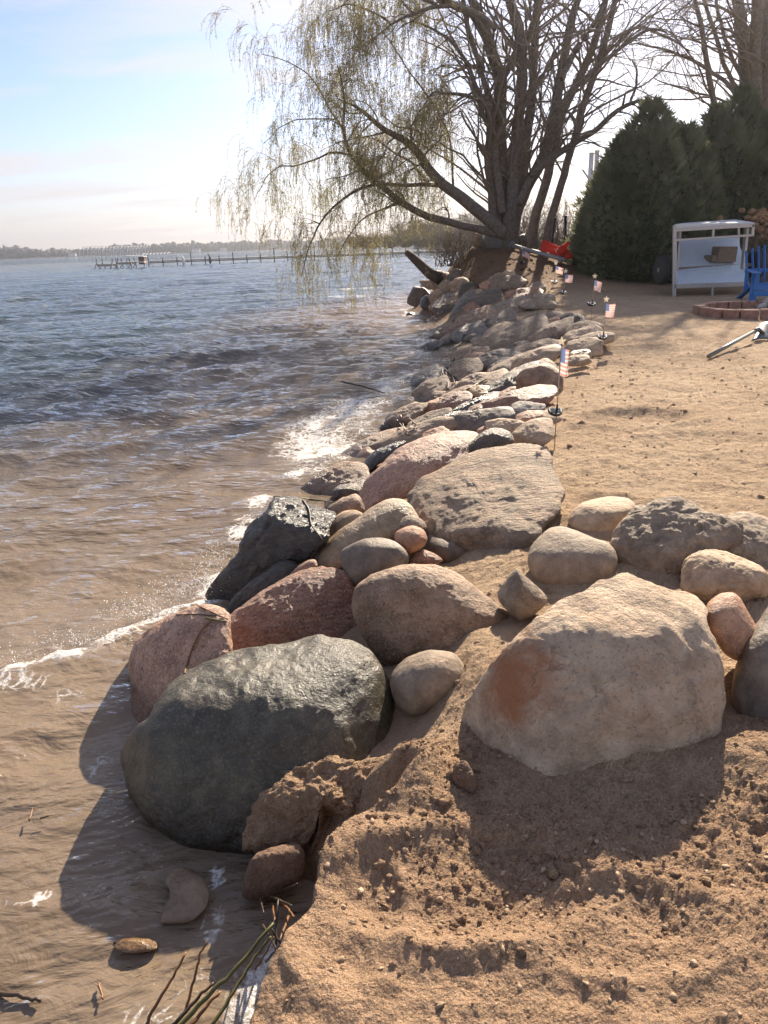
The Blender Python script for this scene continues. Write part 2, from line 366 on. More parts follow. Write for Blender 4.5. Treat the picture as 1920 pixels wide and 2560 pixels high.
def build_water():
    ys = np.concatenate([[-6, -3, -1, 0, .5], np.exp(np.linspace(np.log(.8), np.log(260), 1000)), [320, 450, 700, 1200, 2000, 3500, 6500]])
    us = np.concatenate([[-14, -6, -3, -1.8, -1.1], np.linspace(-.78, .32, 620), [.5, .8, 1.4, 3, 8]])
    Yg, U = np.meshgrid(ys, us, indexing='ij'); Xg = np.maximum(Yg, .8)*U
    x = Xg.ravel(); y = Yg.ravel(); dist = np.hypot(x, y)
    xs = np.interp(y, SHX[:, 0], SHX[:, 1]); off = xs - x
    z = 0*x; hx = 0*x; hy = 0*x
    p = np.stack([x*.16, y*.16, 0*x], 1); grp = .85 + .40*noise3(p) ; warp = .9*fbm(np.stack([x*.22, y*.22, 0*x+4], 1), 2)
    shal = .60 + .40*sstep(.1, 2.6, off)
    for k, a, th, ph in WAVES:
        lam = 2*math.pi/k
        fade = sstep(lam*95, lam*45, dist)                         # waves finer than the grid are left to the ripples of the surface
        q = k*(x*math.cos(th) + y*math.sin(th)) + ph + warp*(1.1 if lam > .8 else 3.)
        A = a*fade*shal*grp*(.88 if lam > 1 else 1.05)
        z += A*(np.sin(q) + .22*np.sin(2*q + .5)); hx += A*.55*np.cos(q)*math.cos(th); hy += A*.55*np.cos(q)*math.sin(th)
    d = seg_dist(x, y, CREST)
    jag = fbm(np.stack([x*9, y*9, 0*x], 1), 4)
    brk = .45 + .9*fbm(np.stack([x*3.2, y*3.2, 0*x + 2], 1), 3)
    z += (.055 + .05*jag)*np.exp(-(d/.12)**2)*np.clip(brk, .2, 1.2)
    z = np.where(y < 2.3, z*(.35 + .65*sstep(1.2, 2.3, y)), z)
    foam = .85*np.exp(-((d - .02)/.05)**2)*np.clip(brk, .25, 1.1) + .30*np.exp(-(d/.16)**2)
    for c, rx, ry, s in FOAMP:
        foam = np.maximum(foam, s*np.exp(-((x - c[0])/rx)**2 - ((y - c[1])/ry)**2))
    lap = np.exp(-((off - .08)/.34)**2)*(.28 + .95*fbm(np.stack([x*1.4, y*.9, 0*x], 1), 3))*sstep(3, 5, y)
    foam = np.maximum(foam, lap)
    cap = sstep(.085, .15, z)*sstep(.12, .4, fbm(np.stack([x*.35, y*.35, 0*x + 8], 1), 2))*.7*sstep(8, 14, dist)
    foam = np.maximum(foam, cap)
    me = mesh_np('water', np.stack([x + hx, y + hy, z], 1), grid_faces(len(ys), len(us)))
    attr(me, 'foam', foam); attr(me, 'deep', sstep(.8, 8, off))
    m = bpy.data.materials.new('lake_water'); m.use_nodes = True; N = m.node_tree.nodes; L = m.node_tree.links; N.remove(N['Principled BSDF'])
    out = N['Material Output']; pos = N.new('ShaderNodeNewGeometry').outputs['Position']
    mp = N.new('ShaderNodeMapping'); L.new(pos, mp.inputs[0]); mp.inputs['Rotation'].default_value = (0, 0, RAD(-25)); mp.inputs['Scale'].default_value = (.55, 1.2, 1)
    r1 = noise_node(N, L, mp.outputs[0], 9, 4, .6, .8); r2 = noise_node(N, L, mp.outputs[0], 1.9, 5, .6, .5); r3 = noise_node(N, L, mp.outputs[0], .35, 6, .65, .4)
    r0 = noise_node(N, L, mp.outputs[0], 30, 3, .6, .6)
    b = bump_node(N, L, r0, .22, .02); b = bump_node(N, L, r1, .45, .06, b); b = bump_node(N, L, r2, .40, .24, b); b = bump_node(N, L, r3, .45, 1.0, b)
    fr = N.new('ShaderNodeFresnel'); fr.inputs['IOR'].default_value = 1.40; L.new(b, fr.inputs['Normal'])
    gl = N.new('ShaderNodeBsdfGlossy'); gl.inputs['Roughness'].default_value = .035; L.new(b, gl.inputs['Normal'])
    silt = mixc(N, L, rng_node(N, L, noise_node(N, L, pos, .8, 5), .35, .65), (.27, .195, .128), (.40, .30, .205))
    ad = N.new('ShaderNodeAttribute'); ad.attribute_name = 'deep'
    silt = mixc(N, L, ad.outputs['Fac'], silt, (.105, .145, .170))
    df = N.new('ShaderNodeBsdfDiffuse'); L.new(silt, df.inputs['Color']); up = N.new('ShaderNodeCombineXYZ'); up.inputs[2].default_value = 1; va = N.new('ShaderNodeVectorMath'); va.operation = 'ADD'; L.new(b, va.inputs[0]); vs = N.new('ShaderNodeVectorMath'); vs.operation = 'SCALE'; vs.inputs['Scale'].default_value = .75; L.new(up.outputs[0], vs.inputs[0]); L.new(vs.outputs[0], va.inputs[1]); vn = N.new('ShaderNodeVectorMath'); vn.operation = 'NORMALIZE'; L.new(va.outputs[0], vn.inputs[0]); L.new(vn.outputs[0], df.inputs['Normal'])
    tr = N.new('ShaderNodeBsdfTransparent'); tr.inputs['Color'].default_value = (.80, .62, .45, 1)
    body = N.new('ShaderNodeMixShader'); body.inputs[0].default_value = .66; L.new(tr.outputs[0], body.inputs[1]); L.new(df.outputs[0], body.inputs[2])
    ws = N.new('ShaderNodeMixShader'); L.new(fr.outputs[0], ws.inputs[0]); L.new(body.outputs[0], ws.inputs[1]); L.new(gl.outputs[0], ws.inputs[2])
    at = N.new('ShaderNodeAttribute'); at.attribute_name = 'foam'
    vo = N.new('ShaderNodeTexVoronoi'); vo.feature = 'DISTANCE_TO_EDGE'; vo.inputs['Scale'].default_value = 13
    wv = N.new('ShaderNodeVectorMath'); wv.operation = 'ADD'; L.new(pos, wv.inputs[0])
    sc = N.new('ShaderNodeVectorMath'); sc.operation = 'SCALE'; nz = N.new('ShaderNodeTexNoise'); nz.inputs['Scale'].default_value = 6; L.new(pos, nz.inputs['Vector']); L.new(nz.outputs['Color'], sc.inputs[0]); sc.inputs['Scale'].default_value = .25
    L.new(sc.outputs[0], wv.inputs[1]); L.new(wv.outputs[0], vo.inputs['Vector'])
    lace = rng_node(N, L, vo.outputs[0], .0, .22, .24, -.10)
    fn = mathn(N, L, 'ADD', mathn(N, L, 'MULTIPLY', noise_node(N, L, pos, 5.5, 8, .68, .8), 1.35), lace)
    fm = mathn(N, L, 'ADD', at.outputs['Fac'], fn)
    fac = rng_node(N, L, fm, 1.10, 1.34); fac = mathn(N, L, 'MULTIPLY', fac, rng_node(N, L, at.outputs['Fac'], .12, .3)); fac = mathn(N, L, 'MULTIPLY', fac, rng_node(N, L, noise_node(N, L, pos, 85, 4, .6), .38, .52, .3, 1)); fac = mathn(N, L, 'MULTIPLY', fac, rng_node(N, L, noise_node(N, L, pos, 2.6, 6, .62, 1.2), .36, .48, .2, 1))
    fb = N.new('ShaderNodeBsdfPrincipled'); fb.inputs['Base Color'].default_value = (.80, .76, .70, 1); fb.inputs['Roughness'].default_value = .55
    L.new(bump_node(N, L, noise_node(N, L, pos, 60, 4, .7), .8, .02), fb.inputs['Normal'])
    fin = N.new('ShaderNodeMixShader'); L.new(fac, fin.inputs[0]); L.new(ws.outputs[0], fin.inputs[1]); L.new(fb.outputs[0], fin.inputs[2])
    L.new(fin.outputs[0], out.inputs['Surface'])
    o = link('water', me, m); tag(o, kind='structure')
build_water()

# ------------------------------------------------------------------ rocks
def spline_closed(pts, n_per=6):
    P = np.array(pts, float); out = []
    N = len(P)
    for i in range(N):
        p0, p1, p2, p3 = P[i-1], P[i], P[(i+1) % N], P[(i+2) % N]
        for t in np.linspace(0, 1, n_per, endpoint=False):
            a = .5*((2*p1) + (-p0+p2)*t + (2*p0-5*p1+4*p2-p3)*t*t + (-p0+3*p1-3*p2+p3)*t**3)
            out.append(.75*a + .25*(p1 + (p2-p1)*t))
    return np.array(out)
def nrm(v): v = np.array(v, float); return v/np.linalg.norm(v)
def rock(name, outline, ref, facets, mat, bulge=.08, depth=.25, p=3.0, nr=34, nth=120, amp=.02, rough=.006, seed=0, crack=0, k=None, cuts=9):
    """A stone as a solid: the outline fixes its girth at its own distance, the facets its top and its faces.
    ref = (x, y, world z) of one point on facet 0; facets = [normal, (x, y, normal), ...] each further one meeting the first at (x, y)."""
    O = spline_closed(outline)
    area = .5*np.sum(O[:, 0]*np.roll(O[:, 1], -1) - np.roll(O[:, 0], -1)*O[:, 1])
    cx = np.sum((O[:, 0] + np.roll(O[:, 0], -1))*(O[:, 0]*np.roll(O[:, 1], -1) - np.roll(O[:, 0], -1)*O[:, 1]))/(6*area)
    cy = np.sum((O[:, 1] + np.roll(O[:, 1], -1))*(O[:, 0]*np.roll(O[:, 1], -1) - np.roll(O[:, 0], -1)*O[:, 1]))/(6*area)
    th = np.linspace(0, 2*math.pi, nth, endpoint=False)
    oa = np.unwrap(np.arctan2(O[:, 1]-cy, O[:, 0]-cx)); orr = np.hypot(O[:, 0]-cx, O[:, 1]-cy)
    R = np.zeros(nth)
    A = np.arctan2(O[:, 1]-cy, O[:, 0]-cx); od = np.argsort(A)
    R = np.interp(np.where(th > math.pi, th - 2*math.pi, th), np.concatenate([A[od]-2*math.pi, A[od], A[od]+2*math.pi]), np.tile(orr[od], 3))
    rr = np.sin(np.linspace(0, math.pi/2, nr+1)[1:])
    rr[-1] = 1.0
    px = cx + (R*np.cos(th))[None]*rr[:, None]; py = cy + (R*np.sin(th))[None]*rr[:, None]
    px = np.concatenate([[cx], px.ravel()]); py = np.concatenate([[cy], py.ravel()]); rv = np.concatenate([[0], np.repeat(rr, nth)])
    D = np.stack([(px*K - 960)/F_PX, -(py*K - 1280)/F_PX, -np.ones_like(px)], 1) @ RM.T
    D /= np.linalg.norm(D, axis=1)[:, None]
    P0 = Pz(*ref); t0 = np.linalg.norm(P0 - CAMP)
    bulge *= .85
    span = (O[:, 0].max() - O[:, 0].min() + O[:, 1].max() - O[:, 1].min())*.5*K/F_PX*t0
    planes = [(nrm(facets[0]), P0)]
    n0 = planes[0][0]
    for fx, fy, n in facets[1:]:
        d = ray(fx, fy); d /= np.linalg.norm(d); t = ((P0 - CAMP)@n0)/min(d@n0, -.06); planes.append((nrm(n), CAMP + d*t))
    rs = np.random.default_rng(1000 + seed)
    tbase = np.max([((q - CAMP)@n)/np.minimum(D@n, -.07) for n, q in planes], 0)
    for c in range(cuts*3):                      # knapped secondary faces, none of them biting deep
        if len(planes) >= len(facets) + cuts: break
        j = rs.integers(1, len(px)); dn = [min(D[j]@n, -.07) for n, q in planes]; tt = [((q - CAMP)@n)/v for (n, q), v in zip(planes, dn)]
        b_ = int(np.argmax(tt)); nn = nrm(planes[b_][0] + rs.normal(size=3)*.26)
        if nn@D[j] > -.12: continue
        qc = CAMP + D[j]*(max(tt) + .012*span); df = ((qc - CAMP)@nn)/np.minimum(D@nn, -.07) - tbase
        if df.max() > .26*span or np.maximum(df, 0).mean() > .035*span: continue
        planes.append((nn, qc))
    ts = []
    for n, q in planes:
        dn = np.minimum(D@n, -.07); ts.append(((q - CAMP)@n)/dn)
    ts = np.array(ts); kk = (k or 15)*3.0/span
    tm = ts.max(0); tf = tm + np.log(np.exp(kk*(ts - tm)).sum(0))/kk
    tf = np.clip(tf, t0 - 2.2*span, t0 + 2.2*span)
    tf = tf + bulge*(1 - (1 - rv**p)**(1/p)*1.0)
    V1 = CAMP + D*tf[:, None]
    edge = tf[-nth:]; tc = tf[0]
    tb = np.concatenate([[tc], (tc + (edge - tc)[None]*rr[:, None]).ravel()]) + 0
    tb = np.where(rv < 1, tb + (bulge*(1 - rv**2)) + depth*np.sqrt(np.clip(1 - rv*rv, 0, 1)), tf)
    V2 = CAMP + D*tb[:, None]
    n1 = len(V1)
    V = np.concatenate([V1, V2[:-nth]])
    F = []; T = []
    def ring(i, off, last):  # vertex ids of ring i
        return (off + 1 + i*nth + np.arange(nth))
    fr = [ring(i, 0, 0) for i in range(nr)]; bk = [ring(i, n1, 0) for i in range(nr-1)] + [fr[-1]]
    for Rg, c, flip in ((fr, 0, False), (bk, n1, True)):
        for i in range(nr-1):
            a, b = Rg[i], Rg[i+1]; q = np.stack([a, b, np.roll(b, -1), np.roll(a, -1)], 1)
            F.append(q[:, ::-1] if not flip else q)
        a = Rg[0]; q = np.stack([np.full(nth//2, c), a[0::2], a[1::2], np.roll(a, -2)[0::2]], 1)
        F.append(q[:, ::-1] if not flip else q)
    F = np.concatenate(F)
    s = seed*7.7
    off = np.stack([fbm(V*(2.2/span)+s, 3), fbm(V*(2.2/span)+s+40, 3), fbm(V*(2.2/span)+s+80, 3)], 1)*amp*span
    C = V.mean(0); nv = V - C; nv /= np.linalg.norm(nv, axis=1)[:, None] + 1e-9
    h = 1.35*rough*span*(fbm(V*(7/span)+s+3, 4, .6) + .8*fbm(V*(5/span)+s+11, 4, .55, True))
    if crack: h = h - crack*span*sstep(.80, .95, fbm(V*(2.6/span)+s+23, 2, .5, True))
    V = V + off + nv*h[:, None]
    base = np.array([C[0], C[1], V[:, 2].min()])
    me = bpy.data.meshes.new(name)
    me = mesh_np(name, V - base, F)
    o = link(name, me, mat); o.location = base
    return o
# ------------------------------------------------------------------ stone materials
RM_ = {
 'green':  rockmat('wet_green_stone', (.050,.044,.032), (.105,.096,.068), (.24,.235,.17), .35, 95, .40, .05, None, .35),
 'black':  rockmat('wet_black_stone', (.035,.032,.028), (.085,.075,.064), (.25,.23,.2), .10, 140, .26, .0, (.8, 2.5), .5),
 'slate':  rockmat('grey_slate_stone', (.115,.094,.077), (.185,.152,.122), (.35,.33,.3), .12, 200, .6, .10, None, .25),
 'red':    rockmat('red_granite', (.27,.14,.095), (.43,.26,.185), (.60,.46,.38), .65, 95, .5, .08, (.5, 3), .7),
 'pink':   rockmat('pink_granite', (.32,.185,.13), (.45,.29,.215), (.66,.52,.44), .65, 95, .55, .14, None, .5),
 'brown':  rockmat('brown_granite', (.22,.145,.095), (.38,.265,.185), (.55,.45,.36), .5, 110, .65, .30, None, .6),
 'tan':    rockmat('tan_sandstone', (.36,.27,.185), (.50,.385,.28), (.58,.5,.4), .2, 200, .75, .22, None, .35),
 'wtan':   rockmat('wet_tan_stone', (.26,.19,.115), (.40,.31,.21), (.55,.47,.36), .25, 160, .45, .05, None, .45, 3, ((.30,.14,.06), tuple(Pz(880,1120,.45)), .16)),
 'grey':   rockmat('grey_limestone', (.24,.195,.15), (.42,.345,.265), (.6,.58,.55), .25, 150, .75, .16, None, .6),
 'gneiss': rockmat('banded_grey_gneiss', (.20,.165,.13), (.45,.375,.29), (.55,.52,.48), .35, 130, .75, .30, (-.5, 3.0), .9, 3),
 'pale':   rockmat('pale_weathered_stone', (.54,.42,.315), (.72,.59,.465), (.72,.68,.62), .35, 90, .8, .20, None, .7, 2.2, ((.46,.19,.08), tuple(Pz(1112,1470,.72)), .17)),
 'orange': rockmat('orange_granite', (.36,.185,.11), (.48,.29,.19), (.62,.48,.38), .35, 140, .6, .10, None, .4),
 'round_grey': rockmat('smooth_grey_stone', (.25,.205,.16), (.36,.30,.235), (.45,.4,.35), .25, 170, .75, .14, None, .3),
 'brick':  rockmat('rough_brown_stone', (.20,.125,.085), (.27,.175,.12), (.5,.38,.3), .25, 150, .85, .12, None, .7),
 'ochre':  rockmat('ochre_stone', (.36,.235,.115), (.46,.32,.175), (.6,.5,.35), .2, 160, .45, .05, None, .3),
 'blue':   rockmat('blue_grey_stone', (.125,.112,.10), (.25,.22,.19), (.5,.5,.5), .2, 150, .38, .05, (.4, 2.5), .5),
 'white':  rockmat('white_speckled_stone', (.34,.32,.29), (.55,.52,.48), (.10,.1,.1), .4, 90, .7, .1, None, .5),
 'dark':   rockmat('dark_brown_stone', (.085,.066,.05), (.165,.125,.095), (.35,.3,.25), .25, 150, .5, .12, None, .6),
 'sand':   None}
RM_['sand'] = SANDM
RM_['bank'] = rockmat('bank_stone', (.235,.17,.12), (.39,.30,.22), (.55,.46,.38), .3, 130, .65, .22, (.6, 2.5), .6)
RM_['rose'] = rockmat('rose_stone', (.33,.205,.145), (.47,.32,.24), (.62,.5,.42), .3, 130, .65, .2, (.4, 2.5), .6)
def hero(tag_, pts, ref, facets, mat, label, **kw):
    pts = zc(tag_, pts); r = zc(tag_, [ref[:2]])[0]
    fs = [facets[0]] + [(*zc(tag_, [f[:2]])[0], f[2]) for f in facets[1:]]
    o = rock(kw.pop('name', 'boulder'), pts, (r[0], r[1], ref[2]), fs, RM_[mat], **kw)
    return tag(o, label, kw.pop('cat', None) or 'rock')
BIG = dict(nr=60, nth=220)
TOP = (-.05, -.30, .95); FR = (-.05, -.88, .47); LF = (-.85, -.42, .32)
hero('3', [(345,540),(372,500),(440,410),(560,330),(700,270),(850,240),(980,225),(1090,200),(1150,215),(1250,235),(1330,290),(1390,360),(1425,410),(1440,480),(1450,560),(1460,700),(1440,850),(1380,960),(1250,1080),(1050,1180),(830,1245),(700,1240),(560,1215),(450,1170),(330,1060),(240,930),(200,800),(200,740),(245,650),(310,590)],
     (560,1210,.07), [(-.02,-.83,.56), (800,520,(-.12,-.20,.97)), (400,900,(-.72,-.55,.42)), (1330,560,(.42,-.62,.66))], 'green',
     'large dark green boulder at the front, its left side in the water', bulge=.14, depth=.45, p=3.2, amp=.022, rough=.011, seed=1, **BIG)
hero('2', [(110,1370),(120,1290),(190,1150),(260,1040),(340,950),(450,850),(560,770),(700,690),(820,620),(930,590),(1040,610),(1130,650),(1240,670),(1310,700),(1340,760),(1345,850),(1390,930),(1420,1020),(1425,1150),(1415,1290),(1370,1440),(1280,1520),(1150,1580),(950,1640),(800,1690),(640,1710),(450,1700),(300,1650),(210,1570),(140,1480)],
     (800,1640,.535), [(-.05,-.80,.60), (900,900,(.02,-.18,.98)), (420,1050,(-.80,-.42,.42)), (1360,1000,(.66,-.5,.56)), (1000,1080,(.20,-.80,.56))], 'pale',
     'large pale boulder with an orange stain on its left edge, loose sand at its foot', bulge=.10, depth=.40, p=3.0, amp=.022, rough=.016, seed=2, **BIG)
hero('D', [(880,1075),(895,1055),(910,1035),(955,1015),(1010,985),(1057,970),(1100,960),(1150,962),(1178,975),(1195,1010),(1215,1060),(1205,1100),(1175,1130),(1165,1155),(1150,1185),(1130,1215),(1105,1245),(1080,1275),(1055,1260),(1035,1235),(1005,1215),(960,1208),(930,1185),(915,1160),(900,1120)],
     (1080,1090,.60), [(-.12,-.22,.96), (1000,1130,(-.42,-.66,.62)), (905,1090,(-.75,-.4,.5)), (1100,1190,(-.5,-.6,.62))], 'gneiss',
     'big flat banded grey slab set into the edge of the sand', bulge=.10, depth=.40, p=3.4, amp=.03, rough=.02, seed=3, **BIG)
hero('3', [(225,330),(255,235),(330,160),(430,100),(540,65),(640,70),(690,110),(690,170),(690,230),(690,330),(600,400),(520,450),(440,520),(350,600),(280,620),(240,560),(245,480),(235,400)],
     (260,520,.05), [(-.55,-.62,.56), (560,180,(-.15,-.42,.9))], 'pink',
     'wet pink granite boulder at the water edge with a reed stalk lying on it', bulge=.10, depth=.4, amp=.03, rough=.015, seed=4, **BIG)
hero('1', [(110,1050),(150,1000),(300,890),(460,790),(540,760),(620,745),(720,760),(770,800),(790,860),(785,910),(805,980),(822,1080),(825,1140),(720,1180),(600,1210),(450,1220),(300,1210),(130,1230),(115,1120)],
     (400,1140,.20), [(0,-.90,.44), (420,1010,(-.22,-.30,.93)), (760,950,(.6,-.62,.5))], 'red',
     'red-brown granite block with a flat grained top behind the dark green boulder', bulge=.08, depth=.4, p=4, amp=.02, rough=.016, seed=5, **BIG)
hero('1', [(785,900),(800,850),(870,800),(960,760),(1060,735),(1180,730),(1280,760),(1380,820),(1460,880),(1530,930),(1640,1010),(1620,1110),(1530,1210),(1430,1280),(1310,1300),(1200,1260),(1110,1215),(1040,1250),(980,1260),(900,1190),(830,1080),(790,980)],
     (1000,1150,.40), [(-.25,-.85,.47), (950,850,(-.2,-.35,.9)), (1200,950,(.12,-.52,.84))], 'brown',
     'rounded brown boulder with sand on its right half, in the middle of the front rocks', bulge=.16, depth=.35, amp=.02, rough=.01, seed=6, **BIG)
hero('D', [(842,1480),(850,1450),(880,1420),(930,1405),(980,1412),(1010,1450),(1005,1495),(965,1520),(930,1542),(890,1547),(857,1525)],
     (915,1480,.45), [(-.2,-.72,.66)], 'round_grey', 'rounded grey-green stone half buried in sand below the brown boulder', bulge=.14, depth=.25, p=2.2, amp=.015, rough=.006, seed=7)
hero('1', [(725,690),(740,650),(790,620),(860,595),(940,590),(1010,610),(1060,650),(1085,690),(1070,740),(1000,770),(900,800),(810,850),(760,800)],
     (850,720,.50), [(-.3,-.80,.52), (900,650,(-.1,-.3,.95))], 'slate', 'smooth dark slate-grey stone wedged under the long tan stone', bulge=.10, depth=.2, amp=.012, rough=.003, seed=8)
hero('1', [(605,720),(610,680),(650,620),(720,550),(800,500),(880,440),(950,400),(1010,388),(1060,395),(1100,430),(1130,480),(1150,530),(1100,570),(1020,600),(940,620),(850,650),(790,690),(745,755),(690,770),(620,760)],
     (850,560,.50), [(-.35,-.50,.80), (1050,470,(.25,-.75,.6))], 'wtan', 'long smooth tan stone lying between the black rock and the banded slab', bulge=.14, depth=.3, amp=.012, rough=.006, seed=9, nr=48, nth=160)
hero('1', [(650,610),(650,560),(680,500),(740,455),(800,445),(845,465),(835,500),(770,550),(710,600),(660,640)],
     (720,530,.42), [(-.45,-.5,.74)], 'tan', 'small wet tan cobble beside the black rock', bulge=.07, depth=.2, amp=.012, rough=.004, seed=10)
hero('1', [(663,440),(690,410),(750,380),(805,362),(835,385),(855,450),(810,470),(740,465),(700,470)],
     (750,420,.42), [(-.35,-.6,.72), (800,410,(.4,-.7,.55))], 'brown', 'small brown stone under the tip of the long purplish slab', bulge=.07, depth=.2, amp=.02, rough=.008, seed=11)
hero('1', [(1010,600),(1015,560),(1060,535),(1110,528),(1160,550),(1180,600),(1150,645),(1090,672),(1040,645)],
     (1090,600,.57), [(-.1,-.7,.7)], 'orange', 'round orange-red cobble in the gap left of the banded slab', bulge=.08, depth=.15, p=2.1, amp=.012, rough=.004, seed=12)
hero('1', [(1080,715),(1100,670),(1150,650),(1230,680),(1258,710),(1200,735),(1100,735)],
     (1150,700,.46), [(-.1,-.7,.7)], 'red', 'small dark red cobble deep in the gap below the round orange cobble', bulge=.05, depth=.15, amp=.02, rough=.008, seed=13)
hero('1', [(1035,530),(1050,490),(1090,473),(1150,495),(1175,540),(1110,545)],
     (1100,510,.60), [(-.1,-.6,.78)], 'grey', 'small rough grey stone above the round orange cobble', bulge=.05, depth=.15, amp=.03, rough=.012, seed=14)
hero('1', [(830,400),(835,350),(870,280),(950,200),(1040,120),(1150,70),(1250,45),(1370,35),(1430,45),(1445,75),(1420,130),(1400,180),(1300,215),(1200,270),(1140,330),(1080,380),(1000,400),(900,430),(850,460)],
     (1000,330,.42), [(-.25,-.72,.64), (1050,230,(-.22,-.26,.94))], 'pink', 'long purplish pink slab pointing up from the water to the olive stone', bulge=.12, depth=.4, amp=.02, rough=.01, seed=15, **BIG)
hero('1', [(1390,152),(1400,110),(1440,60),(1500,25),(1560,20),(1612,50),(1628,92),(1600,112),(1500,140),(1420,165)],
     (1500,110,.66), [(-.2,-.8,.56), (1520,60,(0,-.3,.95))], 'dark', 'rounded dark olive stone sitting at the head of the banded slab', bulge=.10, depth=.25, amp=.02, rough=.01, seed=16)
hero('1', [(40,890),(60,840),(130,750),(170,700),(215,660),(240,560),(300,500),(345,460),(370,410),(430,380),(500,380),(560,410),(620,440),(680,460),(692,490),(660,540),(655,600),(560,700),(480,730),(380,760),(300,810),(200,880),(150,950),(80,950)],
     (70,920,.05), [(-.35,-.85,.40), (350,560,(-.15,-.42,.89)), (180,760,(-.55,-.62,.56)), (480,440,(-.1,-.25,.96))], 'black',
     'angular wet black boulder jutting into the lake', bulge=.08, depth=.4, p=3.6, amp=.035, rough=.02, seed=17, crack=.02, **BIG)
hero('1', [(138,990),(150,930),(180,890),(250,830),(330,770),(420,710),(480,712),(515,750),(470,810),(400,870),(300,930),(200,990),(150,1010)],
     (300,880,.22), [(-.3,-.55,.78), (200,930,(-.4,-.8,.45))], 'black', 'small glossy wet black stone beneath the angular black boulder', bulge=.07, depth=.25, amp=.04, rough=.02, seed=18, nr=48, nth=160)
hero('1', [(545,690),(570,650),(640,625),(665,640),(620,700),(600,720)],
     (600,670,.34), [(-.3,-.6,.72)], 'blue', 'small blue-grey cobble between the black boulder and the long tan stone', bulge=.05, depth=.12, amp=.015, rough=.004, seed=19)
hero('1', [(463,785),(500,745),(560,705),(600,706),(608,745),(560,765),(500,790)],
     (540,750,.36), [(-.3,-.6,.72)], 'pink', 'small pinkish cobble resting on top of the red-brown block', bulge=.05, depth=.12, amp=.015, rough=.005, seed=20)
hero('1', [(480,375),(560,300),(650,230),(760,195),(850,205),(880,260),(865,330),(800,370),(720,400),(640,420),(520,400)],
     (560,350,.02), [(-.30,-.40,.86)], 'brown', 'brown slab awash with foam beside the long purplish slab', bulge=.07, depth=.3, amp=.03, rough=.015, seed=21, nr=44, nth=150)
hero('1', [(680,190),(800,110),(900,60),(980,28),(1060,18),(1085,55),(1000,105),(900,160),(860,205),(760,210)],
     (780,160,.02), [(-.30,-.30,.9)], 'brown', 'wet brown boulder running with water, touching the foam patch', bulge=.08, depth=.3, amp=.03, rough=.012, seed=22)
hero('1', [(850,205),(890,150),(1010,95),(1070,90),(1010,155),(930,205),(870,255)],
     (930,170,.2), [(-.35,-.5,.79)], 'black', 'narrow black wet stone left of the long purplish slab', bulge=.06, depth=.25, amp=.03, rough=.012, seed=23)
hero('2', [(652,322),(660,280),(700,230),(770,200),(870,185),(950,195),(988,230),(970,285),(910,340),(885,390),(860,425),(780,410),(690,365)],
     (790,350,.54), [(-.15,-.78,.6), (820,270,(-.05,-.3,.95))], 'tan', 'rounded sand-coloured stone behind the smooth grey one, at the edge of the sand', bulge=.11, depth=.25, amp=.015, rough=.006, seed=24)
hero('2', [(445,520),(455,450),(500,390),(560,345),(620,338),(700,360),(780,395),(850,420),(885,460),(897,520),(880,575),(840,625),(740,660),(620,675),(540,645),(480,605)],
     (670,610,.53), [(-.05,-.86,.5), (670,480,(-.1,-.40,.91))], 'round_grey', 'large smooth rounded grey stone in front of the sand-coloured one', bulge=.14, depth=.3, amp=.012, rough=.004, seed=25, nr=48, nth=160)
hero('2', [(870,420),(890,350),(940,300),(990,235),(1040,225),(1120,200),(1200,190),(1280,220),(1340,260),(1430,280),(1520,330),(1500,420),(1400,470),(1300,520),(1260,600),(1240,680),(1130,655),(1040,615),(960,595),(910,535),(880,475)],
     (1050,580,.52), [(-.12,-.84,.52), (1100,400,(0,-.40,.91)), (930,400,(-.6,-.55,.58))], 'grey', 'angular grey boulder with white scratches behind the pale boulder', bulge=.08, depth=.35, p=3.4, amp=.04, rough=.022, seed=26, crack=.02, **BIG)
hero('2', [(1420,310),(1500,270),(1590,275),(1700,320),(1760,460),(1740,640),(1640,600),(1560,520),(1430,480),(1390,400)],
     (1560,480,.55), [(0,-.78,.62), (1540,380,(.1,-.3,.95))], 'grey', 'weathered grey-brown boulder at the right edge behind the knobbly tan one', bulge=.10, depth=.3, amp=.03, rough=.018, seed=27)
hero('2', [(1225,560),(1240,500),(1310,465),(1380,455),(1480,480),(1560,505),(1640,560),(1665,620),(1645,690),(1570,715),(1540,730),(1520,710),(1450,690),(1400,700),(1350,725),(1290,695),(1230,655)],
     (1400,640,.60), [(-.1,-.84,.53), (1400,540,(.05,-.35,.93))], 'tan', 'knobbly tan stone resting above the pink cylinder-shaped cobble', bulge=.11, depth=.3, amp=.035, rough=.018, seed=28, crack=.02, nr=48, nth=160)
hero('2', [(1338,770),(1360,720),(1420,675),(1480,670),(1520,700),(1565,780),(1612,860),(1632,910),(1610,960),(1560,1002),(1510,1018),(1440,980),(1390,910),(1350,840)],
     (1470,850,.76), [(.1,-.78,.62)], 'orange', 'pink barrel-shaped cobble jammed beside the pale boulder', bulge=.10, depth=.22, p=2.6, amp=.012, rough=.004, seed=29)
hero('2', [(293,670),(320,620),(380,558),(396,550),(432,590),(500,650),(542,700),(522,742),(470,782),(410,808),(350,772),(300,712)],
     (420,720,.60), [(-.2,-.84,.5), (400,610,(-.7,-.4,.6)), (460,660,(.4,-.5,.77))], 'grey', 'small pointed grey stone in the gap above the pale boulder', bulge=.06, depth=.18, p=3.2, amp=.02, rough=.006, seed=30)
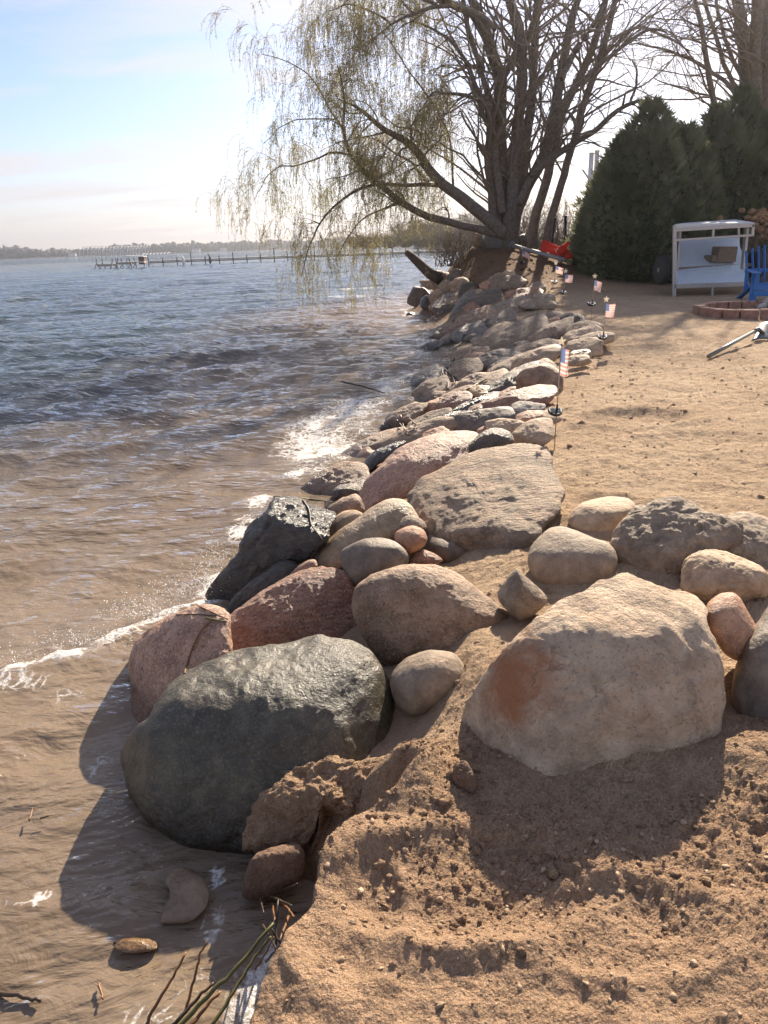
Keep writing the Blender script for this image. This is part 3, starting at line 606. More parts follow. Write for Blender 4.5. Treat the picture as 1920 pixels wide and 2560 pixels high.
hero('2', [(1630,790),(1700,690),(1800,710),(1850,1100),(1800,1460),(1640,1480),(1540,1430),(1500,1340),(1478,1230),(1480,1120),(1520,1000),(1570,880)],
     (1600,1350,.52), [(-.35,-.78,.52), (1640,900,(0,-.4,.92))], 'slate', 'dark grey boulder cut off by the right edge, beside the pale stained one', bulge=.10, depth=.35, amp=.025, rough=.012, seed=31)
hero('4', [(1118,605),(1120,560),(1150,470),(1190,430),(1290,395),(1370,388),(1402,420),(1404,480),(1385,555),(1300,608),(1200,640),(1130,635)],
     (1160,620,.10), [(-.15,-.84,.52), (1260,440,(-.1,-.40,.91)), (1370,480,(.6,-.6,.5))], 'brick', 'rough brown stone by the sand bank at the foot of the dark green boulder', bulge=.05, depth=.2, p=3.2, amp=.025, rough=.014, seed=32)
hero('4', [(742,748),(760,680),(785,610),(765,560),(790,500),(870,498),(930,540),(962,600),(950,680),(880,745),(800,752)],
     (850,620,.065), [(-.1,-.10,.98)], 'tan', 'flat tan stone just under the shallow water by the reeds', bulge=.02, depth=.08, p=4, amp=.02, rough=.008, seed=33)
hero('4', [(525,870),(560,825),(650,815),(720,840),(715,875),(600,890)], (620,855,.035), [(-.1,-.1,.98)], 'ochre', 'speckled flat stone barely showing under the water at lower left', bulge=.015, depth=.08, p=3, amp=.02, rough=.01, seed=34)
hero('4', [(20,800),(90,740),(180,750),(200,830),(100,900),(20,880)], (110,820,.012), [(0,-.1,.98)], 'dark', 'mossy dark stone under the water at the left edge', bulge=.02, depth=.1, p=3, amp=.03, rough=.01, seed=35)
hero('4', [(455,640),(480,590),(570,560),(630,600),(610,660),(520,690)], (540,630,.01), [(0,-.1,.98)], 'slate', 'blue-grey stone lying on the lake bed left of the flat tan one', bulge=.02, depth=.1, p=3, amp=.02, rough=.008, seed=36)
# sand clumps: soft banks of damp sand clinging to the stones
hero('3', [(790,1190),(800,1060),(850,910),(960,845),(1060,810),(1200,800),(1330,790),(1430,760),(1500,860),(1480,980),(1380,1040),(1250,1060),(1120,1010),(1085,1060),(1080,1130),(1040,1210),(930,1200)],
     (900,1130,.15), [(-.2,-.86,.45), (1000,930,(-.1,-.5,.86)), (1250,920,(0,-.32,.94))], 'sand', 'lump of damp sand clinging to the lower right of the dark green boulder', name='sand_clump', bulge=.09, depth=.3, p=2.4, amp=.07, rough=.06, seed=41, **BIG)
hero('2', [(60,1600),(80,1540),(130,1525),(190,1640),(165,1700),(90,1670)], (130,1640,.53), [(-.5,-.7,.5)], 'brick', 'broken brown clod at the lower left corner of the pale boulder', bulge=.03, depth=.1, p=3, amp=.05, rough=.03, seed=43)

# ------------------------------------------------------------------ stones of the revetment beyond
def hit(x, y, dz=0.):
    d = ray(x, y); t = np.concatenate([np.linspace(1, 12, 400), np.linspace(12, 60, 600)])
    p = CAMP + d[None]*t[:, None]
    g = p[:, 2] - terrain(p[:, 0], p[:, 1], False) - dz
    i = np.argmax(g < 0)
    return p[i] if (g < 0).any() else CAMP + d*30
def ell(cx, cy, a, b, ang, n=12):
    ca, sa = math.cos(RAD(ang)), -math.sin(RAD(ang)); out = []
    for k in range(n):
        t = 2*math.pi*k/n + rng.uniform(-.12, .12); q = rng.uniform(.86, 1.10)
        ex = math.copysign(abs(math.cos(t))**.8, math.cos(t))*a*q; ey = math.copysign(abs(math.sin(t))**.8, math.sin(t))*b*q
        out.append((cx + ex*ca - ey*sa, cy + ex*sa + ey*ca))
    return out
MID = [ # zoom, centre x, y, half length, half width, tilt, stone, label
 ('6',760,885,225,52,12,'slate','dark blue-grey slab running up to the small orange-tan stone'),
 ('6',1060,865,72,34,10,'orange','orange-tan stone on the upper end of a dark blue-grey slab'),
 ('6',930,925,120,38,-4,'tan','pinkish tan stone directly behind the dark olive stone'),
 ('6',1095,972,112,66,20,'tan','sand-covered stone left of the front flag stake'),
 ('6',775,945,36,20,25,'orange','small orange stone tucked behind the dark olive stone'),
 ('6',470,970,72,30,15,'orange','orange-pink stone above the long purplish slab'),
 ('6',440,890,135,44,22,'grey','grey-purple slab above the twigs at the foam'),
 ('6',330,985,260,46,20,'grey','very long grey stone stretched along the purplish slab'),
 ('6',290,850,115,42,25,'brown','wet brown slab at the edge of the foam patch'),
 ('6',1060,805,82,32,-3,'white','small whitish stone left of the front solar panel'),
 ('6',985,765,215,58,15,'red','broad red-brown slab above the whitish stone'),
 ('6',910,740,76,36,30,'orange','brown-orange stone on the left shoulder of the red-brown slab'),
 ('6',740,790,132,40,18,'black','nearly black slab below the ochre egg-shaped stone'),
 ('6',620,862,96,30,10,'black','thin black wet stone left of the dark blue-grey slab'),
 ('6',735,818,46,27,15,'red','small purple-brown stone under the nearly black slab'),
 ('6',585,770,105,38,20,'red','wet red-brown stone washed by the wave'),
 ('6',450,790,90,26,22,'orange','wet pinkish stone low on the bank beside the wave'),
 ('6',752,710,62,34,15,'ochre','smooth ochre egg-shaped stone'),
 ('6',610,735,125,36,24,'brown','wet brown slab left of the ochre egg-shaped stone'),
 ('6',1130,640,132,82,12,'brown','rounded brown boulder just behind the front flag pole'),
 ('6',930,665,195,56,32,'dark','glossy dark slab with a bright wet streak'),
 ('6',730,660,175,46,20,'brown','brown slab between the twig pile and the glossy dark slab'),
 ('6',450,700,105,58,25,'round_grey','rounded grey boulder standing in the shallows'),
 ('6',430,622,100,58,25,'blue','dark slate boulder breaking the wave'),
 ('6',465,572,62,26,8,'brown','small brown stone nearly covered by the breaking wave'),
 ('6',650,575,120,48,25,'round_grey','olive grey flat slab under the twig pile'),
 ('6',850,515,155,58,15,'slate','dark grey slab in the middle of the bank'),
 ('6',890,535,70,26,25,'dark','narrow dark wet stone with a white patch of foam'),
 ('6',1020,525,215,46,22,'red','long red-brown slab left of the front flag'),
 ('6',1090,510,150,42,22,'tan','long tan slab behind the front flag'),
 ('6',1110,435,135,42,12,'round_grey','smooth grey-brown slab left of the plastic star'),
 ('6',975,372,185,76,26,'grey','largest grey boulder of the middle bank'),
 ('6',1000,430,62,30,18,'slate','dark triangular stone at the foot of the largest middle boulder'),
 ('6',800,412,48,40,30,'round_grey','round grey stone at the left end of the largest middle boulder'),
 ('6',690,470,105,36,12,'brown','flat brown stone with a pale stick leaning on it'),
 ('6',755,390,48,28,10,'slate','small dark grey stone left of the round grey one'),
 ('6',905,330,115,46,12,'brown','brown-grey stone on the far side of the largest middle boulder'),
 ('6',690,330,95,40,20,'blue','blue-grey stone beside the red one'),
 ('6',610,320,66,30,18,'red','red stone halfway down the bank'),
 ('6',525,335,85,30,30,'slate','wet grey stone sloping into the water below the red one'),
 ('6',430,425,85,24,25,'blue','pale wet slab sliding under the water'),
 ('6',740,255,125,58,15,'brown','broad brown-grey slab above the red stone'),
 ('6',890,262,85,42,30,'grey','grey stone right of the broad brown-grey slab'),
 ('6',1185,247,78,44,5,'grey','light grey dome-shaped stone at the sand edge'),
 ('6',1240,258,52,17,8,'orange','thin orange stone leaning on the light grey dome'),
 ('6',1340,248,68,30,-8,'dark','dark brown stone at the sand edge, by the second nearest stakes'),
 ('6',1410,312,95,40,10,'tan','pale tan stone, uppermost of the cluster at the sand edge'),
 ('6',1400,358,105,46,18,'tan','largest tan stone of the cluster at the sand edge'),
 ('6',1495,372,95,32,8,'tan','tan stone touching the stake of the second flag'),
 ('6',1405,432,105,48,5,'tan','rounded tan stone right of the front flag'),
 ('6',1385,470,62,27,2,'ochre','small yellowish stone half sunk in the sand by the front flag'),
 ('6',1365,507,75,27,8,'tan','low tan stone, closest of its cluster to the front flag'),
 ('6',1210,335,135,42,25,'brown','brown stone above the plastic star'),
 ('6',1190,288,64,18,10,'dark','thin dark stone above the plastic star'),
 ('6',1085,152,68,27,0,'grey','flat grey stone, left of a pair at the sand edge'),
 ('6',1172,157,54,24,0,'slate','flat dark grey stone, right of a pair at the sand edge'),
 ('6',1150,116,62,25,0,'grey','grey block sitting on the pair of flat stones'),
 ('6',1050,90,92,32,8,'red','reddish slab under the far cobbles'),
 ('6',940,175,125,40,18,'grey','pale grey slab on the far part of the bank'),
 ('6',650,150,98,27,50,'blue','steep blue-white streaked stone at the water'),
 ('6',800,112,86,40,15,'slate','dark grey angular stone on the far bank'),
 ('6',700,182,40,34,30,'red','bright red stone beside the blue-white streaked one'),
 ('6',560,148,90,50,30,'dark','dark brown boulder at the inner end of the far rock pile'),
 ('B',150,400,62,66,70,'black','black boulder standing in the water at the left tip of the far pile'),
 ('B',265,400,85,90,60,'dark','big dark brown boulder, second from the left tip of the far pile'),
 ('B',355,450,60,75,80,'black','black boulder in the shadow in front of the far pile'),
 ('B',440,410,68,66,30,'brown','brown boulder with a light top in the far pile'),
 ('B',470,240,76,92,80,'brown','tall grey-brown boulder at the foot of the leaning log'),
 ('B',372,275,36,90,85,'brown','upright narrow brown stone left of the tall boulder at the log'),
 ('B',520,305,66,58,10,'slate','rounded grey boulder right below the tall one at the log'),
 ('B',600,190,54,48,10,'slate','blue-grey boulder on the slope right of the leaning log'),
 ('B',640,285,82,62,20,'brown','brown boulder on the shaded slope of the mound'),
 ('B',720,330,75,60,10,'dark','dark boulder lying in shade in the middle of the mound slope'),
 ('B',820,345,32,32,0,'tan','small round tan cobble on the mound slope'),
 ('B',885,272,50,30,22,'orange','orange cobble on the mound slope'),
 ('B',1110,180,52,34,0,'tan','pale domed cobble on top of the mound'),
 ('B',1018,192,46,27,0,'brown','small brown cobble left of the pale domed one'),
 ('B',1085,250,150,55,4,'grey','broad shaded grey rock under the pale domed cobble'),
 ('B',945,222,27,26,0,'grey','tiny grey cobble right of the orange cobble'),
 ('B',1120,355,38,24,20,'orange','small orange-tan cobble below the broad shaded rock'),
 ('B',1250,325,56,20,5,'ochre','flat yellowish cobble near the far sand edge'),
 ('B',1370,300,72,42,-5,'grey','grey rounded stone, highest of the far sand edge'),
 ('B',1260,395,120,36,5,'red','reddish slab on the far bank beside the flat cobble'),
 ('B',560,430,120,50,30,'slate','grey slab rising from the water in the middle of the far bank'),
]
MN = {'n': 0}
for z_, cx, cy, a, b, ang, mt, lab in MID:
    if mt == 'round_grey' or (mt == 'slate' and MN['n'] % 2): mt = 'bank'
    elif mt == 'grey' and MN['n'] % 2: mt = 'rose' if 'grey' not in lab else 'bank'
    s = ZO[z_][2]
    (px, py), = zc(z_, [(cx, cy)]); e = zc(z_, ell(cx, cy, a*1.25, b*1.32, ang))
    far = z_ == 'B' and cy < 470
    q = hit(px, py, .15)
    bw = b*s/F_PX*np.linalg.norm(q - CAMP); aw = a*s/F_PX*np.linalg.norm(q - CAMP)
    n0 = (-.15, -.75, .62) if b/a > .6 else (-.30, -.34, .88)
    o = rock('boulder' if aw > .28 else 'cobble', e, (px, py, q[2]), [n0, (px - .2*a*s/K*0, py + .45*b*s/K, (-.45, -.72, .5))], RM_[mt], bulge=min(.75*bw + .08*aw, .24), depth=min(aw*.8, .6), p=4.2, nr=24, nth=80, amp=.04, rough=.018, seed=50 + MN['n'], cuts=6)
    MN['n'] += 1
    tag(o, lab, 'rock', 'boulders and cobbles of the shore bank')
# small cobbles filling the gaps of the bank
def small_stone(name, seed):
    u = np.linspace(0, math.pi, 13); v = np.linspace(0, 2*math.pi, 18, endpoint=False)
    V = [(math.sin(a)*math.cos(b), math.sin(a)*math.sin(b), math.cos(a)) for a in u for b in v]; V = np.array(V)
    V = V*(1, .75, .6)*(1 + .28*fbm(V*1.1 + seed*9, 3)[:, None] + .06*fbm(V*5 + seed, 3)[:, None])
    n = 18; F = np.array([(i*n+k, (i+1)*n+k, (i+1)*n+(k+1) % n, i*n+(k+1) % n) for i in range(12) for k in range(n)])
    return mesh_np(name, V, F)
PROT = [small_stone('cobble', i) for i in range(7)]
cm = ['grey','brown','red','tan','slate','orange','dark']
for i, me in enumerate(PROT): me.materials.append(RM_[cm[i]])
NC = 0
for k in range(4000):
    if NC >= 70: break
    y = math.exp(rng.uniform(math.log(4.0), math.log(25))); u = rng.uniform(.02, .98)
    xs = np.interp(y, SHX[:, 0], SHX[:, 1]); xc = np.interp(y, CRX[:, 0], CRX[:, 1]); x = xs + (xc - xs)*u
    z = float(terrain(np.array([x]), np.array([y]), False)[0])
    if z > .75: continue
    r = rng.uniform(.07, .17)*(1 if y < 9 else 1.35)
    o = bpy.data.objects.new('cobble', PROT[rng.integers(7)]); COL.objects.link(o)
    o.location = (x, y, z + r*.05); o.scale = (r*1.3, r*1.3, r*1.2); o.rotation_euler = (rng.normal()*.25, rng.normal()*.25, rng.uniform(0, 6.28))
    tag(o, 'small wet cobble filling a gap between the boulders of the shore bank', 'rock', 'small cobbles between the boulders'); NC += 1
# ------------------------------------------------------------------ materials of made things
MT = {
 'alu': simple('aluminium', (.42,.40,.38), .45, .4, .08, 20), 'whitepaint': simple('white_paint', (.72,.70,.66), .5, 0, .06, 12),
 'deck': None, 'rubber': simple('tyre_rubber', (.035,.034,.033), .85, 0, .3, 30, .3), 'rim': simple('tyre_rim', (.35,.34,.32), .5, .6),
 'timber': simple('old_timber', (.20,.155,.115), .85, 0, .25, 25, .5), 'blue': simple('blue_plastic', (.025,.155,.44), .45, 0, .06, 8),
 'brick': simple('ring_block', (.30,.165,.12), .9, 0, .3, 14, .5), 'steel': simple('shovel_grey', (.14,.145,.14), .5, .3, .15, 20),
 'handle': simple('green_handle', (.20,.20,.17), .35, .5, .15, 20), 'black': simple('black_plastic', (.014,.014,.015), .35, 0, .1, 20),
 'panel': simple('solar_cell', (.03,.035,.05), .15, 0, .2, 60), 'stake': simple('stake_metal', (.42,.33,.22), .4, .7, .1, 30),
 'red': simple('red_canvas', (.52,.045,.03), .6, 0, .2, 9, .2), 'white_cloth': simple('white_cloth', (.72,.62,.52), .8),
 'pipe': simple('grey_pipe', (.34,.34,.34), .5, .2, .1, 15), 'drum': simple('grey_drum', (.20,.195,.185), .7, 0, .15, 10),
 'netw': simple('pale_netting', (.42,.40,.37), .8), 'shoe': simple('shoe_canvas', (.46,.43,.39), .8, 0, .1, 30), 'sole': simple('shoe_sole', (.62,.56,.48), .7),
 'reed': simple('brown_reed', (.19,.085,.03), .5, 0, .45, 18), 'reedg': simple('green_reed', (.13,.12,.035), .5, 0, .4, 18), 'reedd': simple('dark_reed', (.055,.033,.018), .5, 0, .4, 18), 'reedp': simple('pale_stalk', (.50,.40,.25), .6),
 'dockw': simple('dock_deck', (.42,.37,.30), .8), 'dockd': simple('dock_post', (.20,.18,.165), .8), 'far_white': simple('white_frame', (.80,.78,.75), .6),
 'f_red': None, 'f_white': None, 'f_blue': None}
def cloth(name, c):
    m, N, L, B = newmat(name); B.inputs['Base Color'].default_value = (*c, 1); B.inputs['Roughness'].default_value = .8
    t = N.new('ShaderNodeBsdfTranslucent'); t.inputs['Color'].default_value = (*c, 1)
    mx = N.new('ShaderNodeMixShader'); mx.inputs[0].default_value = .5
    L.new(B.outputs[0], mx.inputs[1]); L.new(t.outputs[0], mx.inputs[2]); L.new(mx.outputs[0], N['Material Output'].inputs['Surface']); return m
MT['f_red'] = cloth('flag_red', (.72, .34, .29)); MT['f_white'] = cloth('flag_white', (.80, .74, .68)); MT['f_blue'] = cloth('flag_blue', (.17, .24, .47)); MT['star'] = cloth('clear_star', (.85, .80, .68))
def deckmat():
    m, N, L, B = newmat('ribbed_deck'); tc = N.new('ShaderNodeTexCoord').outputs['Object']
    w = N.new('ShaderNodeTexWave'); w.wave_type = 'BANDS'; w.bands_direction = 'X'; w.inputs['Scale'].default_value = 7; L.new(tc, w.inputs['Vector'])
    c = mixc(N, L, noise_node(N, L, tc, 3, 5), (.60,.70,.80), (.70,.78,.85)); L.new(c, B.inputs['Base Color']); B.inputs['Roughness'].default_value = .4  # blue in the base colour stands in for reflected sky
    L.new(bump_node(N, L, w.outputs[0], .7, .02), B.inputs['Normal']); return m
MT['deck'] = deckmat(); MT['panelgrey'] = simple('trailer_panel', (.55,.57,.57), .5, .1, .06, 12); MT['red'] = cloth('red_canvas', (.70, .085, .05))

# ------------------------------------------------------------------ solar stakes with flags
def star_bm(mb, c, R, th, yaw=0):
    c = Vector(c); ring = []
    for k in range(10):
        a = math.pi/2 + k*math.pi/5; r = R if k % 2 == 0 else R*.42; ring.append(Vector((r*math.cos(a), 0, r*math.sin(a))))
    V = [c + p for p in ring] + [c + Vector((0, -th, 0)), c + Vector((0, th, 0))]
    mb.add(V, [(k, (k+1) % 10, 10) for k in range(10)] + [((k+1) % 10, k, 11) for k in range(10)])
def flag_stake(base, top, panel_h, scale, fw, fh, wave, droop, label, lean=0, below=.0, yaw=0.0):
    H = top
    root = empty('flag_stake', base, 0, label, 'garden flag', 'solar stakes with small flags along the sand edge')
    mb = MB(); mb.tube([(0, 0, -.12), (0, 0, H*.5), (0, 0, H - .05*scale)], .0042*max(1, scale*.9), 8); mb.build('stake', MT['stake'], root, True)
    mb = MB(); star_bm(mb, (0, 0, H), .040*scale, .009*scale); mb.build('star', MT['star'], root)
    # flag cloth: 13 stripes, blue canton
    nx, nz = 26, 26; V = []; F = []; mi = []
    w, h = fw, fh; zt = H - .045*scale
    def pt(u, v):                       # u along the fly, v downward
        x = w*u*(1 - .10*abs(math.sin(2.4*u*wave + .6))); y = .16*w*math.sin(4.2*u*wave + 1.0 + 1.2*v)*u
        return Vector((.004 + x*math.cos(yaw) - y*math.sin(yaw), x*math.sin(yaw) + y*math.cos(yaw), zt - h*v - droop*h*u*u - .06*h*math.sin(3*u)))
    for i in range(nx+1):
        for j in range(nz+1): V.append(pt(i/nx, j/nz))
    for i in range(nx):
        for j in range(nz):
            F.append((i*(nz+1)+j, i*(nz+1)+j+1, (i+1)*(nz+1)+j+1, (i+1)*(nz+1)+j))
            mi.append(2 if (i < nx*.42 and j < 14) else (0 if (j//2) % 2 == 0 else 1))
    mb = MB(); mb.add(V, F); mb.m = mi; fl = mb.build('flag', [MT['f_red'], MT['f_white'], MT['f_blue']], root, True)
    mb = MB()
    for r in range(9):
        for c in range(6 if r % 2 == 0 else 5):
            u = (.035 + (c + (0 if r % 2 == 0 else .5))*.066); v = .035 + r*.056
            for sgn in (-1, 1):
                p = pt(u, v); n = (pt(u+.02, v) - pt(u-.02, v)).cross(pt(u, v+.02) - pt(u, v-.02)).normalized()*.0012*sgn
                tx = (pt(u+.02, v) - p).normalized(); tz = (pt(u, v+.02) - p).normalized(); R = h*.020; ring = []
                for k in range(10):
                    a = k*math.pi/5 - math.pi/2; rr = R if k % 2 == 0 else R*.45; ring.append(p + n + tx*math.cos(a)*rr + tz*math.sin(a)*rr)
                mb.add(ring + [p + n], [(k, (k+1) % 10, 10) for k in range(10)])
    mb.build('star_field', MT['f_white'], fl)
    # solar lamp housing: a D-shaped tray on a sleeve
    mb = MB(); z = panel_h
    s_ = scale
    mb.tube([(0, 0, z + .0*s_), (0, 0, z + .055*s_)], [.0095*s_, .007*s_], 10)
    ol = [(-.052, .03), (.052, .03), (.055, 0), (.046, -.034), (.024, -.055), (0, -.061), (-.024, -.055), (-.046, -.034), (-.055, 0)]
    tl = RAD(22)
    def td(x, y, zz): return ((x - .012)*s_, (y*math.cos(tl) - zz*math.sin(tl))*s_, z + (y*math.sin(tl) + zz*math.cos(tl))*s_)
    n = len(ol); V = [td(x, y, -.010) for x, y in ol] + [td(x*1.02, y*1.02, .008) for x, y in ol] + [td(x*.92, y*.92, .011) for x, y in ol]
    F = [tuple(range(n))[::-1]] + [(i, (i+1) % n, n+(i+1) % n, n+i) for i in range(n)] + [(n+i, n+(i+1) % n, 2*n+(i+1) % n, 2*n+i) for i in range(n)] + [tuple(range(2*n, 3*n))]
    mb.add(V, F); hs = mb.build('solar_lamp', MT['black'], root)
    mb = MB()
    for (x0, x1) in ((-.038, -.002), (.002, .038)):
        mb.add([td(x0, -.036, .0125), td(x1, -.036, .0125), td(x1, .022, .0125), td(x0, .022, .0125)], [(0, 1, 2, 3)])
    mb.build('solar_cell', MT['panel'], hs)
    root.rotation_euler = (0, lean, yaw*0)
    return root
def place_stake(bx, by, ty, panel_y, fpx, fpy, **kw):
    b = hit(bx, by); Y = b[1]
    H = Py(bx, ty, Y)[2] - b[2]; ph = Py(bx, panel_y, Y)[2] - b[2]
    s = np.linalg.norm(b - CAMP)*K/F_PX
    return flag_stake(b, H, max(ph, .02), kw.pop('scale', 1.0), fpx*s, fpy*s, **kw)
SL = 'thin metal stake with clear plastic star and small striped flag, '
place_stake(1197, 975, 738, 888, 27, 54, wave=1.5, droop=.12, label='nearest flag stake, with black solar lamp and folded flag, in front of the rock bank', lean=.02, yaw=.5, scale=1.0)
place_stake(1300, 769, 647, 727, 20, 26, wave=1.0, droop=.03, label='flag stake beside tan stones at the sand edge, its flag spread flat', lean=.015, scale=1.2, yaw=.3)
place_stake(1276, 697, 597, 656, 16, 20, wave=1.0, droop=.25, label='flag stake on open sand, its flag hanging on a slant', lean=.03, scale=1.35, yaw=.3)
place_stake(1214, 668, 586, 631, 16, 15, wave=.8, droop=.05, label='flag stake with squarish pale flag near the flat grey stones', lean=.05, scale=1.4, yaw=.1)
place_stake(1198, 613, 569, 608, 16, 13, wave=.9, droop=.35, label='flag stake standing in the shade of the mound, flag drooping to the right', lean=.02, scale=1.4, yaw=.2)
place_stake(1127, 570, 535, 567, 15, 12, wave=.8, droop=.6, label='farthest flag stake, on top of the mound by the fallen pole', lean=0, scale=1.4, yaw=.1)

# ------------------------------------------------------------------ trailer
def Q(x, y, Y): return Vector(Py(*zc('Q', [(x, y)])[0], Y))
def trailer():
    base = Vector(hit(*zc('Q', [(820, 1272)])[0])); Y0 = base.y; Y1 = Y0 + 1.7
    root = empty('trailer', base, 0, 'small aluminium trailer with tilted ribbed deck parked in front of the evergreens', 'trailer')
    inv = -base
    def q(x, y, Y=Y0): return Q(x, y, Y) + inv
    f = MB()
    f.bar(q(262, 1140), q(1335, 1105), .06, .10); f.bar(q(270, 250), q(262, 1290), .06, .08); f.bar(q(290, 318), q(1425, 250), .06, .08)
    f.bar(q(280, 470), q(1400, 395), .05, .05); f.bar(q(838, 290), q(826, 432), .04, .05); f.bar(q(1412, 235), q(1400, 410), .06, .06)
    f.bar(q(822, 1130), q(816, 1275), .05, .05); f.bar(q(1335, 1100), q(1335, 1260), .05, .05)
    f.bar(q(1320, 290, Y0+.25), q(1262, 890, Y0+.25), .14, .06); f.bar(q(345, 330, Y0+.3), q(300, 920, Y0+.3), .12, .05)
    f.bar(q(262, 1140), q(345, 640, Y1), .05, .06); f.bar(q(1335, 1105), q(1240, 620, Y1), .05, .06)
    f.bar(q(1425, 250), q(1200, 200, Y1), .05, .06); f.bar(q(345, 640, Y1), q(345, 330, Y1), .05, .05); f.bar(q(1200, 620, Y1), q(1200, 260, Y1), .05, .05)
    f.build('frame', MT['alu'], root, bevel=.006)
    d = MB(); A, B_, C_, D_ = q(262, 1120), q(1335, 1090), q(1195, 425, Y1), q(350, 470, Y1)
    n = (B_ - A).cross(D_ - A).normalized()*.03
    V = [A, B_, C_, D_, A-n, B_-n, C_-n, D_-n]; d.add(V, [(0,1,2,3), (7,6,5,4), (0,4,5,1), (1,5,6,2), (2,6,7,3), (3,7,4,0)]); d.build('deck', MT['deck'], root)
    sp_ = MB(); A, B_, C_, D_ = q(285, 480, Y0+.08), q(285, 1130, Y0+.08), q(350, 640, Y1), q(350, 480, Y1)
    n = Vector((.02, 0, 0)); V = [A, B_, C_, D_, A+n, B_+n, C_+n, D_+n]; sp_.add(V, [(0,1,2,3), (7,6,5,4), (0,4,5,1), (1,5,6,2), (2,6,7,3), (3,7,4,0)]); sp_.build('side_panel', MT['deck'], root)
    t = MB(); A, B_, C_, D_ = q(272, 238), q(1432, 208), q(1160, 165, Y1), q(420, 215, Y1)
    up = Vector((0, 0, .11)); V = [A, B_, C_, D_, A-up, B_-up, C_-up, D_-up]
    t.add(V, [(0,1,2,3), (7,6,5,4), (0,4,5,1), (1,5,6,2), (2,6,7,3), (3,7,4,0)]); t.build('top_panel', MT['panelgrey'], root, bevel=.006)
    for (xa, xb, yt, yb, YY) in ((25, 155, 690, 1110, Y0 + .55), (1385, 1530, 620, 1010, Y0 + .75)):
        c = (q((xa+xb)/2, yt, YY) + q((xa+xb)/2, yb, YY))/2; r = (q((xa+xb)/2, yt, YY) - q((xa+xb)/2, yb, YY)).length/2; w = (q(xb, yt, YY) - q(xa, yt, YY)).length*.92
        R = Matrix.Rotation(math.pi/2, 3, 'Y') ; R = Matrix.Rotation(.08, 3, 'Z') @ R
        wr = MB(); wr.lathe(c, [(r*.55, -w/2), (r*.86, -w/2), (r*.97, -w*.42), (r, -w*.25), (r, -.012), (r*.975, -.010), (r*.975, .010), (r, .012), (r, w*.25), (r*.97, w*.42), (r*.86, w/2), (r*.55, w/2)], 32, 0, R)
        wo = wr.build('wheel', MT['rubber'], root, True)
        hb = MB(); hb.lathe(c, [(.03, -w*.55), (r*.5, -w*.3), (r*.56, -w*.42), (r*.56, w*.42), (r*.5, w*.3), (.03, w*.55)], 20, 0, R); hb.build('rim', MT['rim'], wo, True)
    a = MB(); a.bar(q(120, 900, Y0+.55), q(1450, 820, Y0+.75), .07, .07); a.bar(q(175, 780, Y0+.5), q(240, 830, Y0+.5), .05, .16); a.build('axle', MT['timber'], root)
    for name, x0, y0, x1, y1, lab in (('wood_block', 880, 562, 1160, 792, 'large square-cut wood block resting on the trailer deck'), ('wood_block', 790, 688, 890, 782, 'small wood offcut at the left of the large block on the trailer deck')):
        YY = Y0 + .65; a_, b_, c_ = Q(x0, y1, YY), Q(x1, y1, YY), Q(x0, y0, YY); h = (c_ - a_).length; w = (b_ - a_).length
        mb = MB(); m_ = (a_ + b_)/2; mb.bar(a_ + Vector((0, .15, h/2)), b_ + Vector((0, .18, h/2)), .36, h)
        o = mb.build(name, MT['timber'], None, bevel=.02); tag(o, lab, 'wood block')
trailer()

# ------------------------------------------------------------------ fire ring, chair, shovel, shoe
def fire_ring():
    e = hit(1509, 682); R = 1.12; c = Vector((e[0] + R, e[1] + .05, e[2]))
    root = empty('fire_ring', c, 0, 'low round fire ring of reddish concrete blocks on the sand, cut off at right', 'fire pit')
    n = 22
    for k in range(n):
        a0 = 2*math.pi*(k + .04)/n; a1 = 2*math.pi*(k + .96)/n; dz = rng.normal()*.006; V = []
        for r in (R - .19, R + rng.normal()*.008):
            for a in (a0, (a0+a1)/2, a1):
                for z in (-.06, .155 + dz): V.append((r*math.cos(a), r*math.sin(a), z))
        F = [(0,1,3,2), (2,3,5,4), (6,8,9,7), (8,10,11,9), (0,6,7,1), (4,5,11,10), (1,7,9,3), (3,9,11,5), (0,2,8,6), (2,4,10,8)]
        mb = MB(); mb.add(V, F); mb.build('block', MT['brick'], root, bevel=.018)
    return c
FC = fire_ring()
